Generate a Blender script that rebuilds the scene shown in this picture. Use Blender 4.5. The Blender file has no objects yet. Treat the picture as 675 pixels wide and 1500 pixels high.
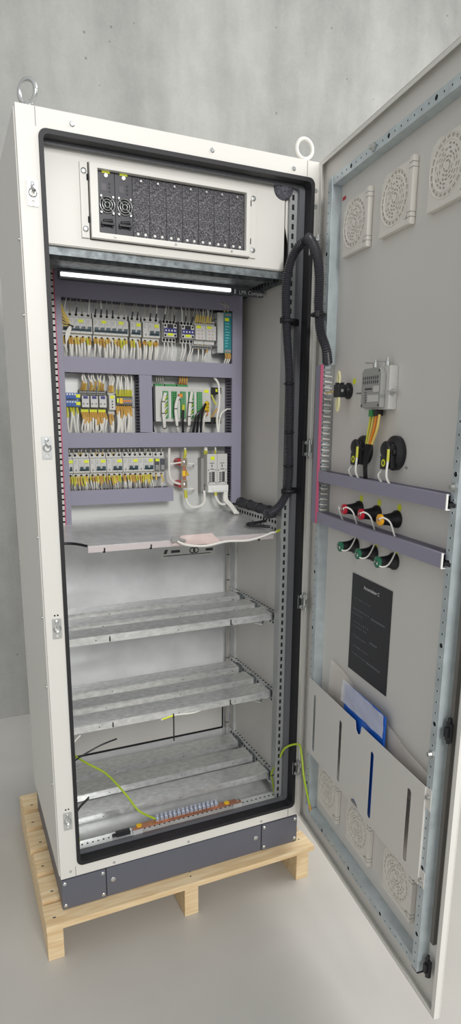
import bpy, bmesh, math, random
from mathutils import Vector, Matrix
from mathutils.geometry import tessellate_polygon
random.seed(7)
S = bpy.context.scene
COL = S.collection
# ------------------------------------------------------------------ camera
cam_d = bpy.data.cameras.new('camera'); cam = bpy.data.objects.new('camera', cam_d); COL.objects.link(cam)
yaw, pit, rol = .4234, -.2204, .0073
fwd = Vector((math.sin(yaw)*math.cos(pit), math.cos(yaw)*math.cos(pit), math.sin(pit)))
rt = fwd.cross(Vector((0, 0, 1))).normalized(); up = rt.cross(fwd)
r2 = rt*math.cos(rol)+up*math.sin(rol); u2 = -rt*math.sin(rol)+up*math.cos(rol)
M = Matrix((r2, u2, -fwd)).transposed().to_4x4(); M.translation = (-.2075, -1.6583, 1.3239)
cam.matrix_world = M
cam_d.sensor_fit = 'VERTICAL'; cam_d.sensor_height = 24; cam_d.lens = 24*921.2/1500
cam_d.shift_y = 72.06/1500; cam_d.shift_x = .11/1500
cam_d.clip_start = .01
S.camera = cam
# ------------------------------------------------------------------ light
w = bpy.data.worlds.new('world'); S.world = w; w.use_nodes = True
bg = w.node_tree.nodes['Background']; bg.inputs[0].default_value = (.97, .985, 1, 1); bg.inputs[1].default_value = .63
def area(name, loc, target, sx, sy, power, col=(1, 1, 1)):
    d = bpy.data.lights.new(name, 'AREA'); d.shape = 'RECTANGLE'; d.size = sx; d.size_y = sy; d.energy = power; d.color = col
    o = bpy.data.objects.new(name, d); COL.objects.link(o); o.location = loc
    o.rotation_euler = (Vector(target)-Vector(loc)).to_track_quat('-Z', 'Y').to_euler(); return o
area('front_fill_light', (.22, -4.3, 2.9), (.35, 0, .8), 1.1, 1.2, 120, (1, .99, .975))  # added fill from the camera side, not a known lamp of the hall
area('hall_lamp_right', (2.8, -.8, 3.6), (1.5, .5, 0), 1.4, 2.6, 75, (1, .99, .975))
S.view_settings.view_transform = 'Standard'; S.view_settings.look = 'None'
S.view_settings.exposure = 0.0; S.view_settings.gamma = 1; S.view_settings.use_curve_mapping = False

# ------------------------------------------------------------------ materials
def lin(c):
    c = c/255
    return c/12.92 if c <= .04045 else ((c+.055)/1.055)**2.4
def rgb(t): return (lin(t[0]), lin(t[1]), lin(t[2]), 1)
def pm(name, c, rough=.5, metal=0, var=0, scale=20, bump=0, bscale=200, stretch=(1, 1, 1), c2=None, trans=0, alpha=1, emit=0, coat=0):
    m = bpy.data.materials.new(name); m.use_nodes = True
    nt = m.node_tree; b = nt.nodes['Principled BSDF']
    b.inputs['Base Color'].default_value = rgb(c); b.inputs['Roughness'].default_value = rough; b.inputs['Metallic'].default_value = metal
    b.inputs['Coat Weight'].default_value = coat
    if trans: b.inputs['Transmission Weight'].default_value = trans
    if alpha < 1: b.inputs['Alpha'].default_value = alpha
    if emit: b.inputs['Emission Color'].default_value = rgb(c); b.inputs['Emission Strength'].default_value = emit
    if var or bump:
        tc = nt.nodes.new('ShaderNodeTexCoord'); mp = nt.nodes.new('ShaderNodeMapping'); mp.inputs['Scale'].default_value = stretch
        nt.links.new(tc.outputs['Object'], mp.inputs[0])
    if var:
        n = nt.nodes.new('ShaderNodeTexNoise'); n.inputs['Scale'].default_value = scale; n.inputs['Detail'].default_value = 5
        nt.links.new(mp.outputs[0], n.inputs['Vector'])
        r = nt.nodes.new('ShaderNodeValToRGB'); e = r.color_ramp.elements
        e[0].position = .3; e[1].position = .7
        lo = c2 if c2 else tuple(max(0, v*(1-var)) for v in c); hi = c if c2 else tuple(min(255, v*(1+var)) for v in c)
        e[0].color = rgb(lo); e[1].color = rgb(hi)
        nt.links.new(n.outputs['Fac'], r.inputs[0]); nt.links.new(r.outputs[0], b.inputs['Base Color'])
    if bump:
        n2 = nt.nodes.new('ShaderNodeTexNoise'); n2.inputs['Scale'].default_value = bscale; n2.inputs['Detail'].default_value = 2
        nt.links.new(mp.outputs[0], n2.inputs['Vector'])
        bp = nt.nodes.new('ShaderNodeBump'); bp.inputs['Strength'].default_value = bump; bp.inputs['Distance'].default_value = .002
        nt.links.new(n2.outputs['Fac'], bp.inputs['Height']); nt.links.new(bp.outputs[0], b.inputs['Normal'])
    return m
PAINT = pm('cream_grey_paint', (226, 224, 217), .42, bump=.12, bscale=420)
DOORP = pm('door_paint', (220, 217, 211), .45, bump=.06, bscale=420)
PLINTH = pm('dark_grey_paint', (98, 100, 110), .5, bump=.15, bscale=420)
GALV = pm('galvanised_steel', (230, 231, 230), .3, .4, .09, 30, c2=(210, 211, 210))
GALVS = pm('spangled_galvanised_steel', (236, 237, 235), .25, .58, .2, 90, c2=(202, 204, 203), stretch=(.5, 1, 1))
BACKP = pm('back_sheet', (230, 231, 232), .35, .25, .05, 8)
GALVB = pm('bluish_galvanised_tube', (196, 206, 209), .4, .4, .05, 25)
GALVD = pm('dull_galvanised_steel', (120, 126, 128), .5, .6, .2, 60)
PLATE = pm('light_plate', (214, 215, 212), .4, .25)
ZINC = pm('bright_zinc', (205, 207, 205), .3, .9)
HOLE = pm('hole_dark', (26, 27, 29), .9)
RUB = pm('black_rubber', (30, 30, 34), .55)
BLK = pm('black_plastic', (30, 30, 33), .4)
BLKM = pm('dark_module_face', (52, 50, 56), .4)
FILM = pm('black_panel_glints', (44, 42, 48), .42, 0, .5, 900, bump=.6, bscale=700)
def paint_glints(m):  # pale specks in the base colour stand in for glittering reflections
    nt = m.node_tree
    r = [n for n in nt.nodes if n.type == 'VALTORGB'][0]; n = [n for n in nt.nodes if n.type == 'TEX_NOISE'][0]
    n.inputs['Scale'].default_value = 620; n.inputs['Detail'].default_value = 2
    e = r.color_ramp.elements; e[0].position = .5; e[1].position = .66; e[0].color = rgb((38, 36, 42)); e[1].color = rgb((150, 148, 152))
paint_glints(FILM)
DUCT = pm('violet_grey_pvc', (150, 147, 165), .5, bump=.02)
DUCTD = pm('violet_grey_pvc_comb', (116, 113, 127), .55)
PINK = pm('pink_pvc_edge', (196, 92, 122), .5)
DEV = pm('light_grey_plastic', (208, 207, 202), .45)
DEV2 = pm('mid_grey_plastic', (150, 150, 148), .5)
DEVD = pm('dark_grey_plastic', (76, 78, 84), .5)
TEAL = pm('dark_teal_plastic', (48, 74, 84), .4)
YEL = pm('yellow_green_label', (232, 240, 40), .5)
YEL2 = pm('warning_yellow', (250, 200, 40), .5)
BLUE = pm('blue_plastic', (52, 96, 168), .45)
BLUED = pm('contactor_blue', (52, 52, 128), .45)
PSU = pm('teal_face', (32, 132, 138), .45)
GRN = pm('green_terminal', (64, 150, 84), .45)
ORG = pm('orange_plastic', (240, 140, 40), .45)
RED = pm('red_plastic', (196, 40, 52), .4)
WHITE = pm('white_plastic', (238, 238, 234), .4)
WIREW = pm('white_wire', (236, 234, 226), .45)
WIREG = pm('grey_wire', (176, 172, 162), .5)
SLY = pm('yellow_sleeve', (222, 196, 104), .5)
SLO = pm('orange_sleeve', (204, 162, 84), .5)
SLG = pm('yellow_green_sleeve', (206, 204, 70), .5)
GY = pm('green_yellow_wire', (176, 204, 52), .45)
COPPER = pm('copper_bar', (200, 142, 114), .35, .7, .12, 30)
TXT = pm('dark_print', (70, 70, 72), .6)
TXTW = pm('white_print', (225, 225, 225), .6)
TXTG = pm('faint_grey_print', (104, 106, 114), .6)
POSTER = pm('black_plate', (38, 38, 44), .45)
FBLUE = pm('blue_folder', (36, 104, 205), .35)
BAG = pm('clear_polythene', (246, 240, 234), .25, bump=.5, bscale=25, alpha=.34)
BAG2 = pm('cloudy_polythene', (244, 246, 252), .25, bump=.5, bscale=40, alpha=.4)
BAG3 = pm('pinkish_polythene', (246, 226, 220), .3, bump=.5, bscale=40, alpha=.6)
LED = pm('lit_tube', (255, 255, 252), .4, emit=1.4)
VENT = pm('cream_vent_plastic', (230, 226, 217), .45)
BOXM = pm('grey_die_cast_cover', (160, 160, 157), .4)
REDL = pm('red_lamp', (190, 34, 56), .3)
YELL = pm('amber_lamp', (246, 178, 40), .3)
GRNL = pm('green_lamp', (46, 112, 84), .3)

def wood():
    m = bpy.data.materials.new('pine_wood'); m.use_nodes = True; nt = m.node_tree; b = nt.nodes['Principled BSDF']
    tc = nt.nodes.new('ShaderNodeTexCoord'); mp = nt.nodes.new('ShaderNodeMapping'); mp.inputs['Scale'].default_value = (3, 30, 30)
    n = nt.nodes.new('ShaderNodeTexNoise'); n.inputs['Scale'].default_value = 2.2; n.inputs['Detail'].default_value = 6; n.inputs['Distortion'].default_value = .8
    r = nt.nodes.new('ShaderNodeValToRGB'); e = r.color_ramp.elements
    e[0].position = .28; e[0].color = rgb((218, 184, 134)); e[1].position = .68; e[1].color = rgb((242, 220, 180))
    oi = nt.nodes.new('ShaderNodeObjectInfo'); ad = nt.nodes.new('ShaderNodeVectorMath'); ad.operation = 'ADD'
    nt.links.new(tc.outputs['Object'], mp.inputs[0]); nt.links.new(mp.outputs[0], ad.inputs[0]); nt.links.new(oi.outputs['Random'], ad.inputs[1])
    nt.links.new(ad.outputs[0], n.inputs[0]); nt.links.new(n.outputs[0], r.inputs[0]); nt.links.new(r.outputs[0], b.inputs['Base Color'])
    b.inputs['Roughness'].default_value = .65
    return m
WOOD = wood()
WOODE = pm('pine_end_grain', (226, 184, 128), .7, 0, .1, 60)
def concrete():
    m = bpy.data.materials.new('cast_concrete'); m.use_nodes = True; nt = m.node_tree; b = nt.nodes['Principled BSDF']
    tc = nt.nodes.new('ShaderNodeTexCoord')
    def noise(sc, st, det=6):
        mp = nt.nodes.new('ShaderNodeMapping'); mp.inputs['Scale'].default_value = st
        n = nt.nodes.new('ShaderNodeTexNoise'); n.inputs['Scale'].default_value = sc; n.inputs['Detail'].default_value = det
        nt.links.new(tc.outputs['Object'], mp.inputs[0]); nt.links.new(mp.outputs[0], n.inputs[0]); return n
    a = noise(2.0, (1.6, 1, .35)); c = noise(9, (1, 1, .8)); d = noise(60, (1, 1, 1), 3)
    def mul(x, f, off):
        q = nt.nodes.new('ShaderNodeMath'); q.operation = 'MULTIPLY_ADD'; q.inputs[1].default_value = f; q.inputs[2].default_value = off
        nt.links.new(x, q.inputs[0]); return q.outputs[0]
    def add(x, y):
        q = nt.nodes.new('ShaderNodeMath'); nt.links.new(x, q.inputs[0]); nt.links.new(y, q.inputs[1]); return q.outputs[0]
    f = add(add(mul(a.outputs[0], .75, 0), mul(c.outputs[0], .25, 0)), mul(d.outputs[0], .1, -.05))
    r = nt.nodes.new('ShaderNodeValToRGB'); e = r.color_ramp.elements
    e[0].position = .3; e[0].color = rgb((138, 138, 135)); e[1].position = .72; e[1].color = rgb((187, 187, 182))
    nt.links.new(f, r.inputs[0])
    v = nt.nodes.new('ShaderNodeTexVoronoi'); v.inputs['Scale'].default_value = 9
    nt.links.new(tc.outputs['Object'], v.inputs['Vector'])
    lt = nt.nodes.new('ShaderNodeMath'); lt.operation = 'LESS_THAN'; lt.inputs[1].default_value = .055
    nt.links.new(v.outputs['Distance'], lt.inputs[0])
    mx = nt.nodes.new('ShaderNodeMix'); mx.data_type = 'RGBA'; mx.inputs['B'].default_value = rgb((104, 104, 101))
    h = nt.nodes.new('ShaderNodeMath'); h.operation = 'MULTIPLY'; h.inputs[1].default_value = .6; nt.links.new(lt.outputs[0], h.inputs[0])
    nt.links.new(h.outputs[0], mx.inputs['Factor']); nt.links.new(r.outputs[0], mx.inputs['A']); nt.links.new(mx.outputs['Result'], b.inputs['Base Color'])
    bp = nt.nodes.new('ShaderNodeBump'); bp.inputs['Strength'].default_value = .2; bp.inputs['Distance'].default_value = .004
    nt.links.new(f, bp.inputs['Height']); nt.links.new(bp.outputs[0], b.inputs['Normal'])
    b.inputs['Roughness'].default_value = .8
    return m
CONC = concrete()
FLOOR = pm('polished_screed', (188, 185, 179), .36, 0, .045, 1.6)

# ------------------------------------------------------------------ mesh tools
class MB:
    def __init__(s): s.v = []; s.f = []; s.m = []
    def face(s, idx, m=0): s.f.append(idx); s.m.append(m)
    def box(s, x0, x1, y0, y1, z0, z1, m=0, mat=None):
        x0, x1 = min(x0, x1), max(x0, x1); y0, y1 = min(y0, y1), max(y0, y1); z0, z1 = min(z0, z1), max(z0, z1)
        b = len(s.v)
        P = [Vector((x, y, z)) for z in (z0, z1) for y in (y0, y1) for x in (x0, x1)]
        if mat is not None: P = [mat @ q for q in P]
        s.v += P
        for q in ((0, 2, 3, 1), (4, 5, 7, 6), (0, 1, 5, 4), (1, 3, 7, 5), (3, 2, 6, 7), (2, 0, 4, 6)): s.face([b+i for i in q], m)
        return s
    def tube(s, pts, r, seg=8, m=0, cap=True, rf=None):
        pts = [Vector(p) for p in pts]; n = len(pts); b = len(s.v)
        t0 = (pts[1]-pts[0]).normalized(); ref = Vector((0, 0, 1)) if abs(t0.z) < .9 else Vector((1, 0, 0))
        u = t0.cross(ref).normalized()
        for i, p in enumerate(pts):
            t = (pts[min(i+1, n-1)]-pts[max(i-1, 0)]).normalized()
            u = (u-t*u.dot(t)).normalized(); v = t.cross(u)
            rr = rf(i) if rf else r
            for k in range(seg):
                a = 2*math.pi*k/seg; s.v.append(p+(u*math.cos(a)+v*math.sin(a))*rr)
        for i in range(n-1):
            for k in range(seg):
                k2 = (k+1) % seg
                s.face([b+i*seg+k, b+i*seg+k2, b+(i+1)*seg+k2, b+(i+1)*seg+k], m)
        if cap:
            s.face([b+k for k in range(seg)][::-1], m); s.face([b+(n-1)*seg+k for k in range(seg)], m)
        return s
    def cyl(s, p0, p1, r0, r1=None, seg=16, m=0):
        r1 = r0 if r1 is None else r1
        return s.tube([p0, p1], r0, seg, m, True, lambda i: r0 if i == 0 else r1)
    def lathe(s, p0, ax, prof, seg=20, m=0):
        # prof: list of (distance along axis, radius)
        p0 = Vector(p0); ax = Vector(ax).normalized(); ref = Vector((0, 0, 1)) if abs(ax.z) < .9 else Vector((1, 0, 0))
        u = ax.cross(ref).normalized(); v = ax.cross(u); b = len(s.v)
        for d, r in prof:
            for k in range(seg):
                a = 2*math.pi*k/seg; s.v.append(p0+ax*d+(u*math.cos(a)+v*math.sin(a))*max(r, 1e-5))
        for i in range(len(prof)-1):
            for k in range(seg):
                k2 = (k+1) % seg; s.face([b+i*seg+k, b+i*seg+k2, b+(i+1)*seg+k2, b+(i+1)*seg+k], m)
        s.face([b+k for k in range(seg)][::-1], m); s.face([b+(len(prof)-1)*seg+k for k in range(seg)], m)
        return s
    def torus(s, c, ax, R, r, seg=28, k=10, m=0, a0=0, a1=2*math.pi):
        c = Vector(c); ax = Vector(ax).normalized(); ref = Vector((0, 0, 1)) if abs(ax.z) < .9 else Vector((1, 0, 0))
        u = ax.cross(ref).normalized(); v = ax.cross(u)
        pts = [c+(u*math.cos(a0+(a1-a0)*i/seg)+v*math.sin(a0+(a1-a0)*i/seg))*R for i in range(seg+1)]
        return s.tube(pts, r, k, m)
    def prism(s, poly, y0, y1, m=0, plane='xz'):
        # poly in (a,b); extruded along remaining axis
        def P(a, b, c): return {'xz': Vector((a, c, b)), 'yz': Vector((c, a, b)), 'xy': Vector((a, b, c))}[plane]
        b = len(s.v); n = len(poly)
        for q in poly: s.v.append(P(q[0], q[1], y0))
        for q in poly: s.v.append(P(q[0], q[1], y1))
        tri = tessellate_polygon([[Vector((q[0], q[1], 0)) for q in poly]])
        for t in tri: s.face([b+i for i in t], m); s.face([b+n+i for i in t[::-1]], m)
        for i in range(n):
            j = (i+1) % n; s.face([b+i, b+j, b+n+j, b+n+i], m)
        return s
    def plate(s, outer, holes, y0, y1, m=0):
        # sheet in xz with real holes
        loops = [outer]+holes
        tri = tessellate_polygon([[Vector((q[0], q[1], 0)) for q in L] for L in loops])
        flat = [q for L in loops for q in L]; b = len(s.v); n = len(flat)
        for q in flat: s.v.append(Vector((q[0], y0, q[1])))
        for q in flat: s.v.append(Vector((q[0], y1, q[1])))
        for t in tri: s.face([b+i for i in t], m); s.face([b+n+i for i in t[::-1]], m)
        o = 0
        for L in loops:
            for i in range(len(L)):
                j = (i+1) % len(L); s.face([b+o+i, b+o+j, b+n+o+j, b+n+o+i], m)
            o += len(L)
        return s
    def build(s, name, mats, parent=None, loc=None, bevel=0, smooth=True, seg=2):
        if not isinstance(mats, (list, tuple)): mats = [mats]
        me = bpy.data.meshes.new(name); me.from_pydata([tuple(v) for v in s.v], [], s.f)
        for m in mats: me.materials.append(m)
        me.polygons.foreach_set('material_index', s.m)
        bm = bmesh.new(); bm.from_mesh(me)
        bmesh.ops.recalc_face_normals(bm, faces=bm.faces)
        if bevel:
            ed = [e for e in bm.edges if len(e.link_faces) == 2 and e.calc_face_angle(0) > .6]
            bmesh.ops.bevel(bm, geom=ed, offset=bevel, segments=seg, profile=.6, affect='EDGES', clamp_overlap=True)
        bm.to_mesh(me); bm.free()
        if smooth:
            me.polygons.foreach_set('use_smooth', [True]*len(me.polygons)); me.set_sharp_from_angle(angle=math.radians(38))
        o = bpy.data.objects.new(name, me); COL.objects.link(o)
        if bevel:
            wn = o.modifiers.new('weighted_normal', 'WEIGHTED_NORMAL'); wn.keep_sharp = True; wn.weight = 100
        if parent: o.parent = parent
        if loc: o.location = loc
        return o
def rrect(x0, x1, z0, z1, r, n=6):
    out = []
    for cx, cz, a in ((x1-r, z1-r, 0), (x0+r, z1-r, 90), (x0+r, z0+r, 180), (x1-r, z0+r, 270)):
        for i in range(n+1):
            t = math.radians(a+90*i/n); out.append((cx+r*math.cos(t), cz+r*math.sin(t)))
    return out
def circ(x, z, r, n=12): return [(x+r*math.cos(2*math.pi*i/n), z+r*math.sin(2*math.pi*i/n)) for i in range(n)]
def arc_slot(cx, cz, r0, r1, a0, a1, n=5):
    A = [(cx+r1*math.cos(a0+(a1-a0)*i/n), cz+r1*math.sin(a0+(a1-a0)*i/n)) for i in range(n+1)]
    return A+[(cx+r0*math.cos(a1-(a1-a0)*i/n), cz+r0*math.sin(a1-(a1-a0)*i/n)) for i in range(n+1)]
def spline(pts, n=8):
    P = [Vector(p) for p in pts]; P = [P[0]*2-P[1]]+P+[P[-1]*2-P[-2]]; out = []
    for i in range(1, len(P)-2):
        a, b, c, d = P[i-1], P[i], P[i+1], P[i+2]
        for k in range(n):
            t = k/n
            out.append(.5*((2*b)+(c-a)*t+(2*a-5*b+4*c-d)*t*t+(3*b-a-3*c+d)*t**3))
    return out+[P[-2]]
def tag(o, label, cat, group=None):
    o['label'] = label; o['category'] = cat
    if group: o['group'] = group
    return o
def thing(name, label, cat, loc=(0, 0, 0), rz=0, group=None):
    o = bpy.data.objects.new(name, None); o.empty_display_size = .02; COL.objects.link(o); o.location = loc; o.rotation_euler = (0, 0, rz)
    return tag(o, label, cat, group)
def solo(mb, name, label, cat, mats, loc=(0, 0, 0), rz=0, group=None, bevel=0):
    o = mb.build(name, mats, None, loc, bevel); o.rotation_euler = (0, 0, rz)
    return tag(o, label, cat, group)
def struct(o): o['kind'] = 'structure'; return o
def copy_tree(o, loc, label, parent=None):
    c = o.copy(); COL.objects.link(c); c.location = loc
    if label: c['label'] = label
    def kids(src, dst):
        for ch in list(src.children):
            k = ch.copy(); COL.objects.link(k); k.parent = dst; kids(ch, k)
    kids(o, c)
    return c
def text(s, size, mat, parent, loc, name='lettering', align='LEFT'):
    cu = bpy.data.curves.new(name, 'FONT'); cu.body = s; cu.size = size; cu.align_x = align; cu.extrude = .0002
    tmp = bpy.data.objects.new('tmp', cu); COL.objects.link(tmp); bpy.context.view_layer.update()
    me = bpy.data.meshes.new_from_object(tmp.evaluated_get(bpy.context.evaluated_depsgraph_get())); bpy.data.objects.remove(tmp); bpy.data.curves.remove(cu)
    me.materials.clear(); me.materials.append(mat); me.transform(Matrix.Rotation(math.pi/2, 4, 'X'))
    o = bpy.data.objects.new(name, me); COL.objects.link(o); o.location = loc; o.parent = parent
    return o
DA = 1.6994; DRZ = -DA; DX = Vector((math.cos(DA), -math.sin(DA), 0)); DN = Vector((-math.sin(DA), -math.cos(DA), 0)); HX = .8
def DL(s, off, z): return Vector((HX, 0, z))+DX*s+DN*off

# ------------------------------------------------------------------ setting
FZ, WY = -.244, 1.667
m = MB().box(-7, 7, -8, WY, FZ-.1, FZ); struct(m.build('floor', FLOOR))
m = MB().box(-7, 7, WY, WY+.2, FZ-.1, 5); struct(m.build('wall_back', CONC))

# ------------------------------------------------------------------ pallet
pal = thing('wooden_pallet', 'pale pine pallet on the floor carrying the grey cabinet', 'pallet', (0, 0, FZ))
for x0, x1 in ((-.05, -.003), (.378, .425), (.79, .838)):
    MB().box(x0, x1, -.022, .69, 0, .122).build('stringer', [WOOD], pal, bevel=.002)
dy = [(-.048, .040), (.061, .165), (.189, .292), (.316, .415), (.438, .525), (.547, .655)]
for i, (a, b) in enumerate(dy):
    dz = (-.002, 0, -.001, -.0015, 0, 0)[i]
    mb = MB().box(-.053+.003*(i % 3), .842-.002*(i % 2), a, b, .1225, .1435+dz)
    for nx in (-.028, -.024, .40, .405, .81):
        mb.cyl((nx+.01*(i % 2), a+.03+.02*(nx > .4), .1435+dz), (nx+.01*(i % 2), a+.03+.02*(nx > .4), .1439+dz), .0028, seg=8, m=1)
    mb.build('deck_board', [WOOD, DEVD], pal)

# ------------------------------------------------------------------ cabinet shell
CB = thing('control_cabinet', 'tall cream grey steel control cabinet standing open on the pallet', 'cabinet', (0, 0, -.1))
def cpart(mb, name, mats, bevel=0, label=None, parent=None):
    o = mb.build(name, mats, parent or CB, (0, 0, .1) if parent is None else None, bevel)
    if label: o['label'] = label
    return o
W, H, D = .8, 2.017, .56
ox0, ox1, oz0, oz1 = .05, .785, .036, 1.974
m = MB().plate([(0.001, .001), (W, .001), (W, H), (0.001, H)], [rrect(ox0, ox1, oz0, oz1, .018)], 0, .018)
cpart(m, 'front_frame', [PAINT], .0015)
m = MB().plate(rrect(ox0, ox1, oz0, oz1, .018), [rrect(ox0+.010, ox1-.0105, oz0+.011, oz1-.011, .012)], -.005, .0300)
cpart(m, 'door_seal', [RUB], .002, 'black rubber seal around the opening')
m = MB().plate(rrect(ox0+.0045, ox1-.009, oz0+.0095, oz1-.0095, .012), [rrect(ox0+.006, ox1-.026, oz0+.018, oz1-.018, .01)], .0305, .045)
cpart(m, 'inner_rim', [pm('rim_steel_shaded', (112, 113, 118), .45, .3)], .001)  # grey darkened to paint in the shadow band along the top
# seams of corner posts on the frame
m = MB()
for x in (.045, .762): m.box(x-.0008, x+.0008, -.0006, .002, oz1+.002, H-.001)
for x in (.045, .762): m.box(x-.0008, x+.0008, -.0006, .002, .002, oz0-.002)
cpart(m, 'seam', [DEV2])
m = MB().box(-.002, .014, .012, D, 0.004, H-.004)
cpart(m, 'side_panel', [PAINT], .003)
m = MB().box(.782, .8, .019, D, .004, H-.004)
cpart(m, 'side_panel', [DOORP], .002)
m = MB().box(.0, W, .019, D, H-.02, H); cpart(m, 'top_panel', [PAINT], .002)
m = MB().box(.015, .781, .022, D, .0, .03); cpart(m, 'bottom_panel', [GALV])
m = MB().box(.015, .781, .545, D-.001, .031, H-.021); cpart(m, 'back_panel', [BACKP])
# lower rear panel outlined in black rubber
m = MB().plate(rrect(.06, .756, .078, .33, .008), [rrect(.066, .75, .084, .324, .006)], .537, .5445)
cpart(m, 'rear_seal', [RUB]); m = MB().box(.067, .749, .540, .5445, .085, .323); cpart(m, 'rear_panel', [DOORP])
# screws on the frame
def screw(p, r=.006, ax=(0, -1, 0), parent=None, mat=ZINC, name='screw'):
    o = MB().lathe((0, 0, 0), ax, [(0, r), (.0015, r), (.003, r*.7), (.003, r*.35), (.0015, r*.3)], 14).build(name, [mat], parent or CB, Vector(p)+(Vector((0, 0, .1)) if parent is None else Vector()))
    return o
for p in ((.128, 0, 1.994), (.481, 0, 1.996), (.72, 0, 1.99), (.79, 0, 1.945), (.79, 0, 1.905), (.794, 0, 1.78), (.797, 0, 1.66)): screw(p)
for p in ((.03, 0, .022), (.16, 0, .012), (.40, 0, .012), (.66, 0, .012)): screw(p, .004)
for z in (1.74, 1.57, 1.02, .80, .60, .30): screw((-.002, .03, z), .005, (-1, 0, 0))
for z in (.86, .52, .24): screw((-.002, .53, z), .005, (-1, 0, 0))
# striker plates on the left post
for i, z in enumerate((1.835, 1.253, .774, .19)):
    m = MB().plate(rrect(.018, .042, z-.028, z+.028, .002), [circ(.03, z+.019, .003), circ(.03, z-.019, .004), rrect(.025, .035, z-.006, z+.006, .004)], -.003, 0.001)
    m.torus((.03, -.004, z), (0, 1, 0), .009, .0022, 16, 6)
    m.cyl((.027, -.003, z+.014), (.034, -.010, z+.004), .003, seg=8)
    m.lathe((.03, -.003, z+.019), (0, -1, 0), [(0, .005), (.002, .005), (.003, .003)], 10)
    cpart(m, 'striker_plate', [ZINC])
    if i > 1: cpart(MB().cyl((.026, -.0006, z+.037), (.026, .001, z+.037), .0024, seg=10).cyl((.034, -.0006, z+.037), (.034, .001, z+.037), .0024, seg=10), 'screw_hole', [HOLE])
# eye bolts
for x, rz in ((.036, 1), (.771, 0)):
    m = MB().torus((x, .035, H+.040), (math.sin(.9*rz), math.cos(.9*rz), 0), .025, .0055, 32, 10)
    m.lathe((x, .035, H), (0, 0, 1), [(0, .017), (.006, .017), (.008, .012), (.018, .008)], 18)
    cpart(m, 'eye_bolt', [PAINT if rz == 0 else ZINC])
# plinth
PLN = MB().box(.135, .66, -.001, .02, -.1, -.002).build('plinth_panel', [PLINTH], CB, (0, 0, .1), .002)
for x0, x1 in ((.002, .133), (.662, .798)):
    o = MB().box(x0, x1, -.003, .08, -.1, -.002).build('plinth_corner', [PLINTH], CB, (0, 0, .1), .002)
    for x in ((x0+.009, x1-.009)):
        for z in (-.013, -.087):
            screw((x, -.003, z), .006, parent=o)
for x in (.155, .64): screw((x, -.001, -.045), .008, parent=PLN)
for x in (.003, .778): cpart(MB().box(x, x+.018, .081, D-.01, -.1, -.002), 'plinth_side', [PLINTH], .002)
cpart(MB().box(.022, .777, D-.03, D-.01, -.1, -.002), 'plinth_back', [PLINTH])
# inner posts with perforations
def holes_col(mb, x0, x1, z0, z1, step, y, hx, hz, m=1, alt=False):
    z = z0; k = 0
    while z < z1:
        if not alt or k % 2 == 0: mb.box((x0+x1)/2-hx, (x0+x1)/2+hx, y-.0006, y+.001, z-hz, z+hz, m)
        else: mb.cyl(((x0+x1)/2, y-.0006, z), ((x0+x1)/2, y+.001, z), hx*.8, seg=8, m=m)
        z += step; k += 1
m = MB().box(.735, .757, .046, .052, .035, 1.97).box(.757, .762, .046, .12, .035, 1.97)
holes_col(m, .736, .756, .06, 1.95, .025, .046, .0035, .007, 1)
cpart(m, 'front_post', [pm('post_steel', (178, 180, 180), .4, .5), HOLE])
m = MB().box(.045, .062, .05, .054, .035, 1.97).box(.042, .046, .05, .11, .035, 1.97); cpart(m, 'front_post', [GALV, HOLE])
m = MB().box(.7535, .760, .534, .5445, .035, 1.75).box(.7605, .770, .515, .5445, .035, 1.75).box(.7705, .7815, .47, .5445, .035, 1.75)
cpart(m, 'rear_post', [GALV])
m = MB().box(.02, .05, .515, .5445, .035, 1.75); cpart(m, 'rear_post', [GALV])
# perforated side rails
def side_rail(z, front_plate=True, mat=GALV, y0=.09, hgt=.05):
    m = MB().box(.7655, .768, y0, .513, z-hgt, z).box(.7685, .781, y0, .468, z-.003, z)
    y = y0+.012; k = 0
    while y < .50:
        m.box(.7650, .7656, y-.005, y+.005, z-.013-.005, z-.013+.005, 1)
        if hgt > .04: m.box(.7650, .7656, y-.004, y+.004, z-.036-.004, z-.036+.004, 1)
        m.box(.7720, .7775, y-.004, y+.004, z-.0004, z+.0006, 1) if y < .46 else None
        y += .021
    m.box(.763, .768, .058, y0, z-hgt-.012, z+.006)
    return m.build('side_rail', [mat, HOLE], CB, (0, 0, .1))
for z in (.69, .408, .098): side_rail(z)
for z in (.69, .408, .098, .985): cpart(MB().box(.0365, .055, .06, .513, z-.05, z-.025), 'side_rail', [GALV])
for y in (.13, .40): cpart(MB().box(.746, .7648, y, y+.03, .966 if y < .3 else .985, .970 if y < .3 else .989), 'shelf_bracket', [GALV])
side_rail(1.012, hgt=.045); side_rail(1.757, mat=GALVD, hgt=.03, y0=.13)
for p in ((.758, .075, .655), (.758, .075, .373), (.758, .08, .985), (.752, .10, 1.735), (.752, .10, 1.765)):
    m = MB().lathe((0, 0, 0), (-1, 0, 0), [(0, .007), (.004, .007), (.006, .004)], 6); m.build('bolt', [ZINC], CB, Vector(p)+Vector((0, 0, .1)))
# bottom front perforated rail
m = MB().box(.052, .76, .046, .05, .031, .052).box(.052, .76, .0505, .085, .048, .052)
for k in range(42):
    x = .062+.0165*k; m.cyl((x, .0454, .0415), (x, .047, .0415), .0034, seg=8, m=1)
    m.cyl((x, .066, .0515), (x, .066, .0526), .003, seg=8, m=1)
cpart(m, 'bottom_rail', [GALV, HOLE])
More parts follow.
